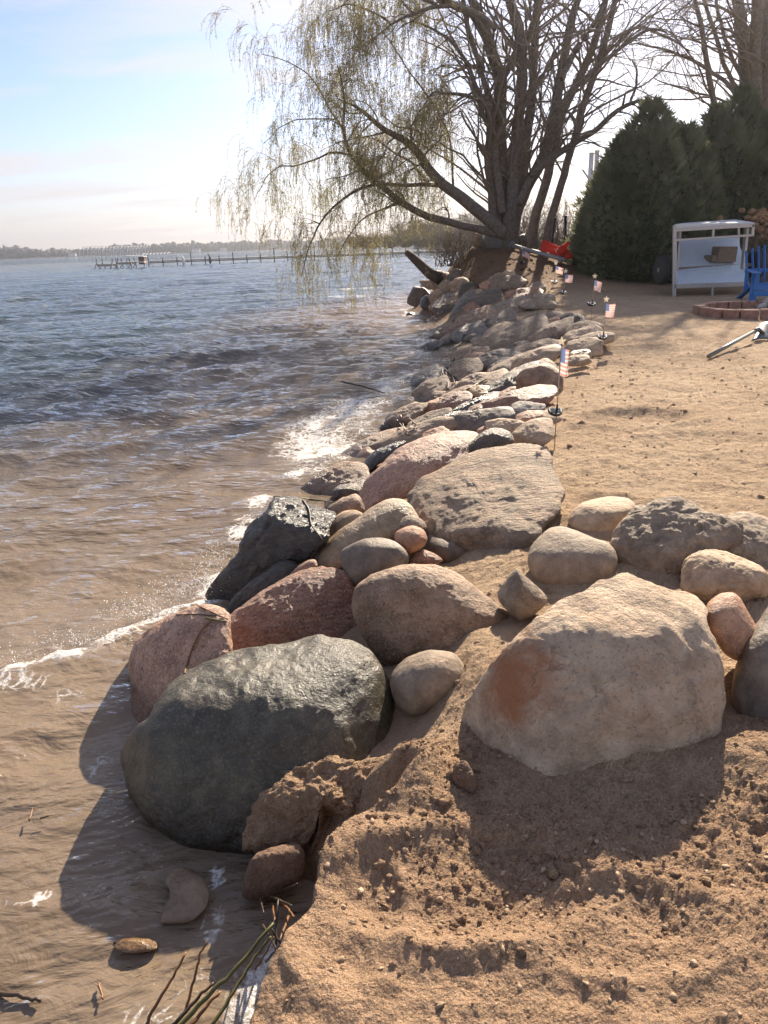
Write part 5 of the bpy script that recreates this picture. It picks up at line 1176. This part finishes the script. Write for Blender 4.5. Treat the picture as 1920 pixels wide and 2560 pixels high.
def willow():
    base = np.array(hit(1085, 505)); base = np.array([Py(1075, 490, 24)[0], 24.0, Py(1075, 512, 24)[2] - .3])
    root = empty('willow_tree', base, 0, 'leaning willow with drooping yellow-green twigs reaching out over the lake', 'tree')
    k = .3542*S23
    tr = [([(1700,1420),(1480,1230),(1330,1120),(1220,1010),(1180,900),(1050,830),(960,780),(860,690),(780,640),(690,600)], 62, 5, -1.5),
          ([(1720,1440),(1400,1360),(1200,1310),(1100,1240),(950,1140),(860,1060),(800,980),(750,930),(720,790),(740,600),(720,480),(690,400)], 40, 4, -2.5),
          ([(765,945),(690,925),(640,930),(550,970),(440,1010),(340,1015),(270,1060),(200,1180)], 12, 3, -1.),
          ([(730,800),(680,720),(600,600),(560,500),(480,430),(360,360),(230,330)], 10, 2.5, -.8),
          ([(1330,1130),(1150,1130),(1000,1120),(880,1130),(760,1180),(650,1270),(560,1400),(510,1530),(470,1690)], 20, 4, -2.0),
          ([(1180,900),(1205,820),(1180,795),(1050,775),(960,700)], 15, 4, 1.0),
          ([(1400,1160),(1390,1000),(1380,850),(1320,700),(1200,540),(1100,390),(1000,230),(930,150)], 13, 4, .8),
          ([(1230,1100),(1150,980),(1050,940),(930,850),(850,830),(740,860)], 13, 4, 1.5),
          ([(860,1060),(880,1110),(1000,1060),(1100,980),(1180,950)], 8, 4, .5),
          ([(690,730),(560,720),(440,730),(330,780),(240,880)], 8, 2.5, -1),
          ([(1080,1230),(950,1280),(820,1350),(740,1470),(690,1560)], 12, 3, -1.2),
          ([(1700,1300),(1660,1000),(1640,660),(1530,560),(1500,400),(1430,290),(1300,180),(1150,130)], 40, 7, .8),
          ([(1640,650),(1500,590),(1380,570),(1270,560),(1220,640)], 22, 6, -.5),
          ([(1660,180),(1560,90),(1450,40),(1300,30),(1150,90),(1030,140),(930,220),(860,300)], 26, 4, -1.5),
          ([(1300,30),(1100,-60),(950,-90),(820,-60),(730,20),(690,120)], 16, 3, -1.5),
          ([(1020,150),(900,60),(760,20),(650,60),(600,90)], 9, 2.5, -1.0),
          ([(1150,80),(1050,-40),(930,-180),(800,-260)], 12, 3, .8),
          ([(1500,400),(1400,250),(1330,120),(1250,-60)], 14, 4, 1.2),
          ([(1520,560),(1420,620),(1330,720),(1270,790)], 9, 3, -.8),
          ([(1600,1150),(1540,900),(1560,760),(1540,560)], 14, 4, 1.)]
    specs = [(limb_world('R', t, 24.0, dy, .35), r0*k*.58, r1*k*.52) for t, r0, r1, dy in tr]
    P, R = limbs_mesh('trunk', specs, BARK, root, base)
    # the swollen foot
    a1, r1 = sprout(P, R, 300, .5, 1.6, 9, .95, .18, .20, .42, .035, .22)
    a2, r2 = sprout(np.concatenate([a1]), r1, 1900, .3, .9, 7, .9, .10, .35, .5, .014, .15)
    wr = Arr(); V, F = tubes_np(a1, r1, 5); wr.add(V, F); V, F = tubes_np(a2, r2, 4); wr.add(V, F); wr.build('limbs', TWIG, root, base)
    a3, r3 = sprout(a2, r2, 7000, .30, 1.15, 9, .55, -.05, 1.15, .5, .0055, .3, .16)     # weeping twigs
    left = a3[:, 0, 0] < 2.4; a3 = a3[left]; r3 = np.maximum(r3[left], .0035)
    a4, r4 = sprout(P, R, 800, .3, 1.0, 7, .9, .05, .6, .3, .006, .35, .22)
    tw = Arr(); V, F = tubes_np(a3, r3, 3); tw.add(V, F); V, F = tubes_np(a4, np.maximum(r4, .003), 3); tw.add(V, F); tw.build('twigs', TWIGY, root, base)
    lv = Arr(); V, F = leaves(a3, 11, .060, .15); lv.add(V, F); b4 = a4[a4[:, 0, 0] < 2.2]; V, F = leaves(b4, 6, .055, .15); lv.add(V, F)
    lv.build('catkins', WLEAF, root, base, False)
willow()
def bare_tree(name, label, tagz, tr, Y0, mat, n1, n2, n3, kpx, up=.35, side=None, yel=0, l1=(1.0, 3.6)):
    base = np.array(limb_world(tagz, [tr[0][0][0]]*2, Y0)[0]); g = float(terrain(np.array([base[0]]), np.array([base[1]]), False)[0]); base[2] = g
    root = empty(name, base, 0, label, 'tree')
    specs = []
    for t, r0, r1, dy in tr:
        w = limb_world(tagz, t, Y0, dy, .25)
        if len(t) > 3 and r0 > 10 and t[0][1] > 440 and tagz == 'D': w = [np.array([w[0][0]*.6 + base[0]*.4, w[0][1], min(g, w[0][2]) - .3])] + w
        if t[-1][1] <= 5:                                           # carry on above the picture
            d = np.array(w[-1]) - np.array(w[-2]); d /= np.linalg.norm(d)
            w = w + [np.array(w[-1]) + d*.5, np.array(w[-1]) + d*1.0 + rng.normal(size=3)*.1]
        specs.append((w, r0*kpx*.58, r1*kpx*.55))
    P, R = limbs_mesh('trunk', specs, mat, root, base, 30)
    a1, r1 = sprout(P, R, n1, l1[0], l1[1], 10, .85, up, 0, .4, .045, .25, .18, side)
    a2, r2 = sprout(a1, r1, n2, .4, 1.6, 7, .85, up*.7, 0, .5, .009, .1, .2)
    a3, r3 = sprout(a2, r2, n3, .25, .9, 5, .8, .1, .1, .6, .004, .1, .22)
    k1 = a1[:, -1, 2] < 9.6; k2 = a2[:, -1, 2] < 9.8; k3 = a3[:, -1, 2] < 10.0; a1, r1, a2, r2, a3, r3 = a1[k1], r1[k1], a2[k2], r2[k2], a3[k3], r3[k3]      # the picture ends about here
    w = Arr(); V, F = tubes_np(a1, r1, 5); w.add(V, F); V, F = tubes_np(a2, np.maximum(r2, .0025), 3); w.add(V, F); V, F = tubes_np(a3, np.maximum(r3, .0018), 3); w.add(V, F)
    w.build('crown', TWIG, root, base)
    if yel:
        V, F = leaves(a3[a3[:, 0, 2] > 4.0], yel, .05, .2); l = Arr(); l.add(V, F); l.build('buds', WLEAF, root, base, False)
    return root
kD = S23
bare_tree('bare_tree', 'tall bare tree of many dark stems rising from one base on the mound', 'D',
    [([(1085,475),(1085,380),(1075,280),(1085,180),(1060,100),(1040,40),(1020,0)], 34, 9, .6),
     ([(1072,470),(1062,400),(1056,330),(1062,250),(1045,205)], 24, 12, -.4),
     ([(1098,480),(1110,380),(1115,280),(1130,180),(1125,90),(1100,0)], 27, 10, -.6),
     ([(1112,478),(1130,380),(1140,280),(1150,200),(1155,100),(1165,0)], 22, 9, 1.0),
     ([(1105,476),(1140,400),(1180,330),(1200,230),(1215,150),(1230,60),(1250,0)], 26, 9, 1.2),
     ([(1120,440),(1150,372),(1200,335),(1240,310),(1290,280),(1330,240),(1362,220),(1388,216)], 15, 5, -.8),
     ([(1362,220),(1375,180),(1378,150),(1366,130)], 5, 2.5, 0),
     ([(1210,170),(1250,100),(1290,40),(1310,0)], 12, 7, .8), ([(1080,180),(1120,110),(1150,60),(1160,0)], 12, 6, -.5),
     ([(1062,105),(1020,30),(960,0)], 14, 8, -.6), ([(1085,290),(1040,160),(1010,60),(1000,0)], 10, 6, .7), ([(1200,240),(1250,180),(1330,110),(1400,60),(1440,70)], 9, 3, -.5)],
    24.6, BARK, 330, 1700, 3600, kD)
bare_tree('bare_tree', 'slender twin-stemmed bare tree leaning right beside the black fence post', 'D',
    [([(1152,478),(1180,400),(1200,300),(1215,230),(1260,160),(1290,80),(1310,0)], 19, 8, .3), ([(1190,470),(1215,390),(1240,300),(1265,210),(1295,130),(1320,40),(1330,0)], 15, 7, -.3),
     ([(1262,215),(1290,150),(1330,80),(1380,55),(1430,75),(1490,110)], 8, 3, .3)],
    26.2, GREYB, 120, 620, 1500, kD*1.08)
bare_tree('bare_tree', 'big bare tree with several grey trunks behind the evergreens at the right edge', 'T',
    [([(1560,1000),(1545,580),(1535,300),(1505,80),(1480,-60)], 66, 30, 1), ([(1600,1000),(1592,600),(1580,300),(1600,0)], 60, 26, -1), ([(1640,1000),(1645,800),(1655,400),(1675,0)], 76, 40, .5),
     ([(1400,900),(1345,520),(1312,300),(1282,120),(1240,-50)], 26, 10, -.6), ([(1540,640),(1400,320),(1330,100),(1290,-40)], 20, 8, .6), ([(1530,600),(1440,470),(1300,370),(1150,300),(1000,255),(900,245)], 20, 5, -.8),
     ([(1545,500),(1440,280),(1380,80),(1360,-60)], 18, 8, 1.2), ([(1650,900),(1720,500),(1740,100),(1750,-50)], 50, 20, 1), ([(1500,620),(1400,560),(1250,520),(1120,480),(1020,440)], 12, 4, .6), ([(1520,120),(1400,40),(1260,20),(1130,60)], 13, 4, -1)],
    28.0, GREYB, 260, 1400, 3000, .3854*S23*28/23, .25, (-.25, 0, .1), 3, (1.2, 4.2))

def evergreen(label, px, ybase, ytop, Y, Rm, seed, n=15000):
    """an old multi-leader arborvitae: several ragged spires grown together"""
    b = Py(px, ybase, Y); t = Py(px + (ybase-ytop)*.02, ytop, Y); g = float(terrain(np.array([b[0]]), np.array([Y]), False)[0])
    base = np.array([b[0], Y, min(g, b[2])]); H = t[2] - base[2]
    root = empty('evergreen_tree', base, 0, label, 'tree')
    r_ = np.random.default_rng(seed)
    spires = [(0, 0, 1.0, .74)]
    for k in range(9):
        a = k*2*math.pi/9 + r_.uniform(-.2, .2); q = r_.uniform(.38, .55); spires.append((Rm*q*math.cos(a), Rm*q*math.sin(a), r_.uniform(.70, .93), r_.uniform(.42, .56)))
    for k in range(9):
        a = k*2*math.pi/9 + r_.uniform(-.3, .3); q = r_.uniform(.66, .80); spires.append((Rm*q*math.cos(a), Rm*q*math.sin(a), r_.uniform(.38, .66), r_.uniform(.26, .36)))
    hs = np.array([0, .08, .3, .5, .7, .85, .95, 1.0]); rs = np.array([.80, .95, 1.0, .90, .66, .38, .15, .02])
    Cv = Arr(); P = []; O = []; w = np.array([s[2]*s[3] for s in spires]); w /= w.sum()
    for (cx, cy, hh, rr), ww in zip(spires, w):
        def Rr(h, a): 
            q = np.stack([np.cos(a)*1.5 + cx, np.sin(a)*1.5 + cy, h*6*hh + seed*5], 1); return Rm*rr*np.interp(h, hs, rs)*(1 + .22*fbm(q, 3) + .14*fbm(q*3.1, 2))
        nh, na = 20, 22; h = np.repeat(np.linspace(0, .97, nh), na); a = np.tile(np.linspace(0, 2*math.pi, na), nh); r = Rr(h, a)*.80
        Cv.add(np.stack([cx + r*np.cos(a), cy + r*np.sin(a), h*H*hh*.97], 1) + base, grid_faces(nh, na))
        m_ = int(n*ww*1.5); h = r_.random(m_)**.85; a = r_.uniform(0, 2*math.pi, m_); r = Rr(h, a)*(.80 + .26*r_.random(m_)); stray = r_.random(m_) < .06; r = np.where(stray, r*1.12 + .06, r)
        P.append(np.stack([cx + r*np.cos(a), cy + r*np.sin(a), h*H*hh], 1)); O.append(np.stack([np.cos(a), np.sin(a), .45 + .9*h], 1))
    Cv.build('light_block', LIGHT_BLOCK, root, base)  # solid dark filler inside the foliage, added to block light
    m = MB(); m.tube([(0, 0, -.2), (0, 0, H*.5), (.05, 0, H*.9)], [.16, .10, .03], 8); m.build('trunk', BARK, root, True)
    p = np.concatenate(P); n = len(p); out = np.concatenate(O) + r_.normal(size=(n, 3))*.32; out /= np.linalg.norm(out, axis=1)[:, None]
    s = r_.uniform(.12, .34, n)[:, None]; side = np.cross(out, r_.normal(size=(n, 3))); side /= np.linalg.norm(side, axis=1)[:, None]
    Vs = []
    for ang, ln in ((-.7, .55), (-.34, .8), (0, 1.0), (.34, .8), (.7, .55)):
        d = out*math.cos(ang) + side*math.sin(ang); st = p + out*s*(.18 - abs(ang)*.1); w = np.cross(d, r_.normal(size=(n, 3))*.4 + np.cross(out, side)); w /= np.linalg.norm(w, axis=1)[:, None] + 1e-9
        Vs.append(np.stack([st - w*s*.03, st + d*s*ln*.5 + w*s*.07 - [0, 0, .012], st + d*s*ln - [0, 0, .02], st + d*s*ln*.5 - w*s*.07 - [0, 0, .012]], 1))
    V = np.concatenate(Vs).reshape(-1, 3)
    link('foliage', mesh_np('foliage', V, np.arange(len(V)).reshape(-1, 4), False), CEDAR, root)
    return root
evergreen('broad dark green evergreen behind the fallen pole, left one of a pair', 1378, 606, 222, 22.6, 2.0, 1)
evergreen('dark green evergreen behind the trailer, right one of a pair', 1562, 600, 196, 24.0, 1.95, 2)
def shrub(name, label, x, y, Y, H, W, n, mat, group=None, cat='shrub', twig=4):
    b = Py(x, y, Y); g = float(terrain(np.array([b[0]]), np.array([Y]), False)[0]); base = np.array([b[0], Y, min(b[2], g)])
    root = empty(name, base, 0, label, cat, group)
    P0 = base + np.stack([rng.normal(size=n)*W*.25, rng.normal(size=n)*W*.2, 0*np.arange(n)], 1); d = np.stack([rng.normal(size=n)*.42, rng.normal(size=n)*.35, np.ones(n)], 1)
    out = [P0]; q = P0
    for k in range(7): d = d + rng.normal(size=(n, 3))*.16; d /= np.linalg.norm(d, axis=1)[:, None]; q = q + d*(H*rng.uniform(.6, 1.1, n)/7)[:, None]; out.append(q)
    P = np.stack(out, 1); R = np.linspace(.014, .005, 8)[None]*np.ones((n, 1))
    c, r = sprout(P, R, n*twig, .2, .8*H/2, 6, .8, .2, 0, .6, .008, .15, .25); c2, r2 = sprout(c, r, n*twig*2, .12, .5, 4, .9, .1, 0, .7, .006, .1, .25)
    a = Arr(); V, F = tubes_np(P, R, 4); a.add(V, F); V, F = tubes_np(c, np.maximum(r, .004), 3); a.add(V, F); V, F = tubes_np(c2, np.maximum(r2, .0035), 3); a.add(V, F); a.build('branches', mat, root, base)
    return root, c2
GB = 'leafless brush behind the tree trunks'
for x, y, Y, H, W, n, lab in ((1175, 500, 27.5, 2.0, 1.6, 60, 'leafless brush between the slender bare tree and the black fence posts'), (1235, 500, 29.5, 2.6, 2.4, 80, 'leafless brush at the left edge of the evergreen, under the white boom'), (985, 515, 24.6, 1.2, 1.1, 60, 'low dead brush at the foot of the willow on its lake side'), (1120, 495, 28.5, 1.9, 2.0, 70, 'leafless brush filling the gap behind the many-stemmed tree')):
    shrub('brush', lab, x, y, Y, H, W, n, TWIG, GB)
def hydrangea():
    root, c2 = shrub('hydrangea', 'dried hydrangea with round tan flower heads beside the trailer at the right edge', 1648, 600, 20.8, 1.75, 1.4, 46, TWIG, None, 'shrub', 3)
    base = np.array(root.location); m = simple('dry_florets', (.34, .215, .13), .85, 0, .3, 10)
    heads = list(Py(*zc('Q', [p])[0], 20.6) for p in ((1250,35),(1395,50),(1480,60),(1560,30),(1610,90),(1330,140),(1400,150),(1470,160),(1540,190),(1440,250),(1540,330),(1500,300),(1600,240),(1620,330),(1590,420),(1520,430),(930,155),(1480,130),(1560,110),(1590,160)))
    heads += [np.array([base[0] + rng.normal(.5, .5), base[1] + rng.normal(0, .35), base[2] + rng.uniform(.9, 1.9)]) for _ in range(26)]
    for hc in heads:
        n = 90; v = rng.normal(size=(n, 3)); v /= np.linalg.norm(v, axis=1)[:, None]; R = rng.uniform(.075, .115); p = hc + v*R*np.array([1, 1, .8])*rng.uniform(.7, 1, (n, 1))
        u = np.cross(v, rng.normal(size=(n, 3))); u /= np.linalg.norm(u, axis=1)[:, None]; w = np.cross(v, u); s = .024
        V = np.stack([p + u*s, p + w*s + v*.006, p - u*s, p - w*s + v*.006], 1).reshape(-1, 3)
        o = link('flower_head', mesh_np('flower_head', V - base, np.arange(n*4).reshape(n, 4), False), m, root)
hydrangea()

# ------------------------------------------------------------------ across the water
WOOD = simple('far_wood', (.105, .092, .088), .95, 0, .35, .06); LAND = simple('far_land', (.16, .13, .09), .95, 0, .2, .05)
def far_side():
    xs = np.linspace(-1500, 900, 120); zz = [-2, 1.0, 4, 6, 5]; yy = [0, 8, 60, 200, 600]
    V = []
    for i, y in enumerate(yy):
        for x in xs: V.append((x, 1480 + .06*x*0 + y + 25*math.sin(x*.004), zz[i]))
    o = link('far_shore', mesh_np('far_shore', V, grid_faces(len(yy), len(xs))), LAND); tag(o, kind='structure')
    C = []; S = []
    for _ in range(5200):
        x = rng.uniform(-1250, 500); hgt = 10 + 7*noise3(np.array([[x*.006, 3.3, 0]]))[0] + 5*noise3(np.array([[x*.03, 1.3, 0]]))[0]
        y = 1500 + 25*math.sin(x*.004) + rng.uniform(0, 90); s = rng.uniform(2.2, 5.5); C.append((x, y, 3 + rng.random()**.8*max(hgt, 4))); S.append(s)
    flecks('far_woods', C, S, WOOD, 'leafless woods along the far shore of the lake', 1.1)
    for x, w, lab in ((-330, 14, 'white house among the trees on the far shore, left of the willow twigs'), (-280, 10, 'small pale house on the far shore, nearest to the willow twigs'), (-560, 12, 'pale house on the far shore behind the white hoop frames')):
        root = empty('house', (x, 1478 + 25*math.sin(x*.004), 1.2), .1, lab, 'house')
        m = MB(); m.box((0, 0, 2.2), (w, 8, 5)); m.build('wall', MT['far_white'], root)
        m = MB(); m.add([(-w/2-.4, -4.4, 4.7), (w/2+.4, -4.4, 4.7), (w/2+.4, 4.4, 4.7), (-w/2-.4, 4.4, 4.7), (-w/2-.4, 0, 7.4), (w/2+.4, 0, 7.4)], [(0,1,5,4), (2,3,4,5), (0,4,3), (1,2,5), (3,2,1,0)]); m.build('roof', MT['dockd'], root)
        for k in range(3):
            m = MB(); m.box((-w*.3 + k*w*.3, -4.03, 2.6), (1.4, .1, 1.6)); m.build('window', MT['panel'], root)
    for px, py, Yd, r, lab in ((34, 538, 2400, 7, 'small pale water tower on the skyline at the far left'), (640, 512, 1900, 9, 'water tower on the skyline behind the hanging willow twigs')):
        t = Py(px, py, Yd); root = empty('water_tower', (t[0], Yd, 0), 0, lab, 'water tower')
        m = MB(); m.lathe((0, 0, t[2]), [(r*.2, -r*.8), (r*.8, -r*.5), (r, 0), (r*.8, r*.45), (r*.2, r*.7)], 16); m.build('tank', MT['far_white'], root, True)
        m = MB(); m.tube([(0, 0, 0), (0, 0, t[2] - r*.6)], r*.22, 10); m.build('column', MT['far_white'], root)
    # wooded point
    V = []; xs = np.linspace(0, 1, 40)
    for i, (dy, z) in enumerate(((0, -.6), (3, .7), (12, 1.5), (60, 2.5), (260, 3))):
        for t in xs:
            p = Pz(742 + 520*t, 531 - 9*t, 0); V.append((p[0], 215 + dy - 30*t + 4*math.sin(t*17), z*(.5 + .5*min(1, t*8))))
    o = link('wooded_point', mesh_np('wooded_point', V, grid_faces(5, 40)), LAND); tag(o, kind='structure')
    G = 'bare trees on the wooded point across the bay'; proto = []
    PT = simple('point_twigs', (.20, .145, .095), .9, 0, .3, .4); PW = simple('point_willow', (.34, .27, .12), .9, 0, .3, .4)
    def mk(H, W, mat):
        n = 24; d = np.stack([rng.normal(size=n)*.45, rng.normal(size=n)*.45, np.ones(n)], 1); out = [np.stack([rng.normal(size=n)*.3, rng.normal(size=n)*.3, 0*np.arange(n)], 1)]; q = out[0]
        for k in range(7): d = d + rng.normal(size=(n, 3))*.2; d /= np.linalg.norm(d, axis=1)[:, None]; q = q + d*(H*rng.uniform(.5, 1, n)/6)[:, None]; out.append(q)
        P = np.stack(out, 1)*np.array([W, W, 1]); R = np.linspace(.14, .04, 8)[None]*np.ones((n, 1)); c, r = sprout(P, R, 260, 1, 3.4, 6, .8, .1, .15, .6, .06, .1, .25); c2, r2 = sprout(c, r, 900, .5, 1.8, 4, .9, .0, .25, .8, .035, .1, .25)
        t = Arr(); V, F = tubes_np(P, R, 4); t.add(V, F); w = Arr(); V, F = tubes_np(c, np.maximum(r, .035), 3); w.add(V, F); V, F = tubes_np(c2, np.maximum(r2, .03), 3); w.add(V, F)
        return mesh_np('trunk', np.concatenate(t.V), np.concatenate(t.F)), mesh_np('crown', np.concatenate(w.V), np.concatenate(w.F)), mat
    pr = [mk(9.5, 1.0, PT), mk(8, 1.4, PT), mk(5.5, 1.9, PW)]
    for i in range(18):
        t = i/17; k = [0, 1, 2][int(rng.integers(3))]; x = 765 + 300*t + rng.normal()*5; Yd = 222 - 15*t + rng.uniform(0, 22); p = Py(x, 525, Yd)
        root = empty('bare_tree', (p[0], Yd, 1.2), rng.uniform(0, 6), 'yellowish bushy tree on the wooded point across the bay' if k == 2 else ('tall leafless tree on the wooded point across the bay' if k == 0 else 'spreading leafless tree on the wooded point across the bay'), 'tree', G + (', yellowish' if k == 2 else ', tall' if k == 0 else ', spreading'))
        s = rng.uniform(.75, 1.1)*(.55 + .5*min(1, t*2.2)); root.scale = (s, s, s)
        a, b, m = pr[k]
        for me, mm in ((a, BARK), (b, m)):
            if not me.materials: me.materials.append(mm)
            o = bpy.data.objects.new(me.name, me); COL.objects.link(o); o.parent = root; o.name = me.name.split('.')[0]
far_side()

def dock():
    # long pier with posts
    A = Pz(325, 575, 0); B_ = Pz(1010, 549, 0); A = np.array([A[0], A[1], .75]); B_ = np.array([B_[0], B_[1], .75]); A0 = Pz(215, 581, 0)
    root = empty('pier', A, 0, 'long narrow pier on many posts crossing the bay to the shore', 'pier')
    m = MB(); m.bar((0, 0, 0), tuple(B_ - A), 1.4, .18); m.build('deck', MT['dockw'], root)
    m = MB(); m.bar((0, -.75, -.22), tuple(B_ - A + np.array([0, -.75, -.22])), .10, .16); m.build('stringer', MT['dockd'], root)
    L = np.linalg.norm(B_ - A); n = 24
    for k in range(n+1):
        p = (B_ - A)*k/n; h = .55 if k % 3 else 1.0 + .5*rng.random()
        m = MB(); m.tube([tuple(p + np.array([0, -.8, -1.6])), tuple(p + np.array([0, -.8, h]))], .09, 6); m.build('post', MT['dockd'], root)
    # boat lift in front of the left end
    def k_(x, y, Y=A0[1]): return Vector(Py(*zc('K', [(x, y)])[0], Y))
    for spec, lab in ((([(265,250),(268,300),(320,380)], [(440,240),(435,310),(405,385)], (275, 320, 440, 320), 1), 'empty boat lift at the outer end of the pier, leftmost of two'), (([(475,240),(490,310),(510,380)], [(615,235),(640,300),(655,370)], (480, 300, 650, 298), 2), 'empty boat lift beside the pier, right of two')):
        l, r, beam, _ = spec; b0 = k_(l[1][0], 375); root = empty('boat_lift', b0, 0, lab, 'boat lift')
        for post in (l, r):
            for dy in (0, 2.6):
                m = MB(); m.tube([k_(*p) - b0 + Vector((0, dy, 0)) for p in post], .09, 6); m.tube([k_(post[1][0], post[1][1]) - b0 + Vector((0, dy, 0)), k_(post[0][0] - 25, 385) - b0 + Vector((0, dy, 0))], .07, 6); m.build('post', MT['pipe'], root)
        for dy in (0, 2.6):
            m = MB(); m.bar(k_(beam[0], beam[1]) - b0 + Vector((0, dy, 0)), k_(beam[2], beam[3]) - b0 + Vector((0, dy, 0)), .2, .3); m.build('beam', MT['dockw'], root)
    # canopy frames: hoops on legs
    for x0, x1, yt, yb, n, Yd, ht, lab in ((80, 330, 150, 235, 7, 175, 40, 'white hoop frame of a boat canopy, leftmost and nearest the open lake'), (330, 600, 145, 220, 8, 178, 40, 'white hoop frame of a boat canopy, middle one of the row'), (600, 800, 135, 205, 7, 182, 35, 'white hoop frame of a boat canopy, right end of the tall row'), (770, 1040, 200, 250, 8, 165, 12, 'low row of small pale hoops over the pier')):
        b0 = Vector(Py(*zc('K', [((x0+x1)/2, yb)])[0], Yd)); b0.z = 0; root = empty('canopy_frame', b0, 0, lab, 'canopy frame')
        m = MB(); ridge = []
        for k in range(n):
            t = k/(n-1); x = x0 + (x1-x0)*t; y_ = yt - 12*t; p = lambda xx, yy, d: Vector(Py(*zc('K', [(xx, yy)])[0], Yd + d)) - b0
            w = 60 if ht > 20 else 40; bt = yb - 12*t
            a, bq, c, d, e = p(x, bt, 0), p(x+2, y_ + 12, 0), p(x + w*.5, y_ - ht*.7, 1.6), p(x + w, y_ + 2, 3.2), p(x + w, bt - 6, 3.2)
            if bt > 0: a.z = min(a.z, .6); e.z = min(e.z, .6)
            h = MB(); h.tube([a, bq, (bq*.5 + c*.5) + Vector((0, 0, .12)), c, (c*.5 + d*.5) + Vector((0, 0, .12)), d, e], .055, 5); h.build('hoop', MT['far_white'], root); ridge.append((bq, c, d))
        for j in range(3): m.tube([r_[j] for r_ in ridge], .05, 5)
        m.build('purlin', MT['far_white'], root)
    b0 = k_(700, 330); root = empty('dock_shelter', b0, 0, 'small flat-roofed stand with a reddish box on the pier', 'shelter')
    m = MB(); m.bar(k_(585, 220) - b0, k_(800, 222) - b0, 2.2, .12); m.build('roof', MT['far_white'], root)
    for x in (600, 790):
        m = MB(); m.tube([k_(x, 222) - b0, k_(x, 335) - b0], .06, 6); m.build('post', MT['pipe'], root)
    m = MB(); m.bar(k_(735, 265) - b0, k_(798, 265) - b0, .8, 1.2); m.build('box', MT['brick'], root); m = MB(); m.bar(k_(710, 285) - b0, k_(800, 282) - b0, 1.2, .15); m.build('bench', MT['far_white'], root)
    for x, y, mt, lab in ((1212, 262, 'far_white', 'white gull perched on the pier'), (1505, 248, 'dockd', 'dark cormorant perched upright on the pier')):
        c = k_(x, y); r = .26
        m = MB(); m.tube([c + Vector((0, 0, -.75)), c + Vector((0, 0, -.5)), c + Vector((.04, 0, -.1)), c + Vector((0, 0, .28)), c + Vector((-.05, 0, .5)), c + Vector((-.12, 0, .6)), c + Vector((-.36, 0, .58))], [.10, .2, r, .16, .09, .10, .02], 8)
        o = m.build('bird', MT[mt], None, True); tag(o, lab, 'bird')
dock()

# ------------------------------------------------------------------ haze over the lake, its sunward brightness standing in for lens glare
def haze():
    m = bpy.data.materials.new('haze'); m.use_nodes = True; N = m.node_tree.nodes; L = m.node_tree.links; N.remove(N['Principled BSDF'])
    v = N.new('ShaderNodeVolumePrincipled'); v.inputs['Color'].default_value = (.93, .94, .96, 1); v.inputs['Density'].default_value = .00030; v.inputs['Anisotropy'].default_value = .86
    L.new(v.outputs[0], N['Material Output'].inputs['Volume'])
    mb = MB(); mb.box((-300, 1180, 30), (3600, 2560, 66)); o = mb.build('haze', m); tag(o, kind='stuff', label='thin haze over lake and shore, added also to imitate lens glare')
haze()
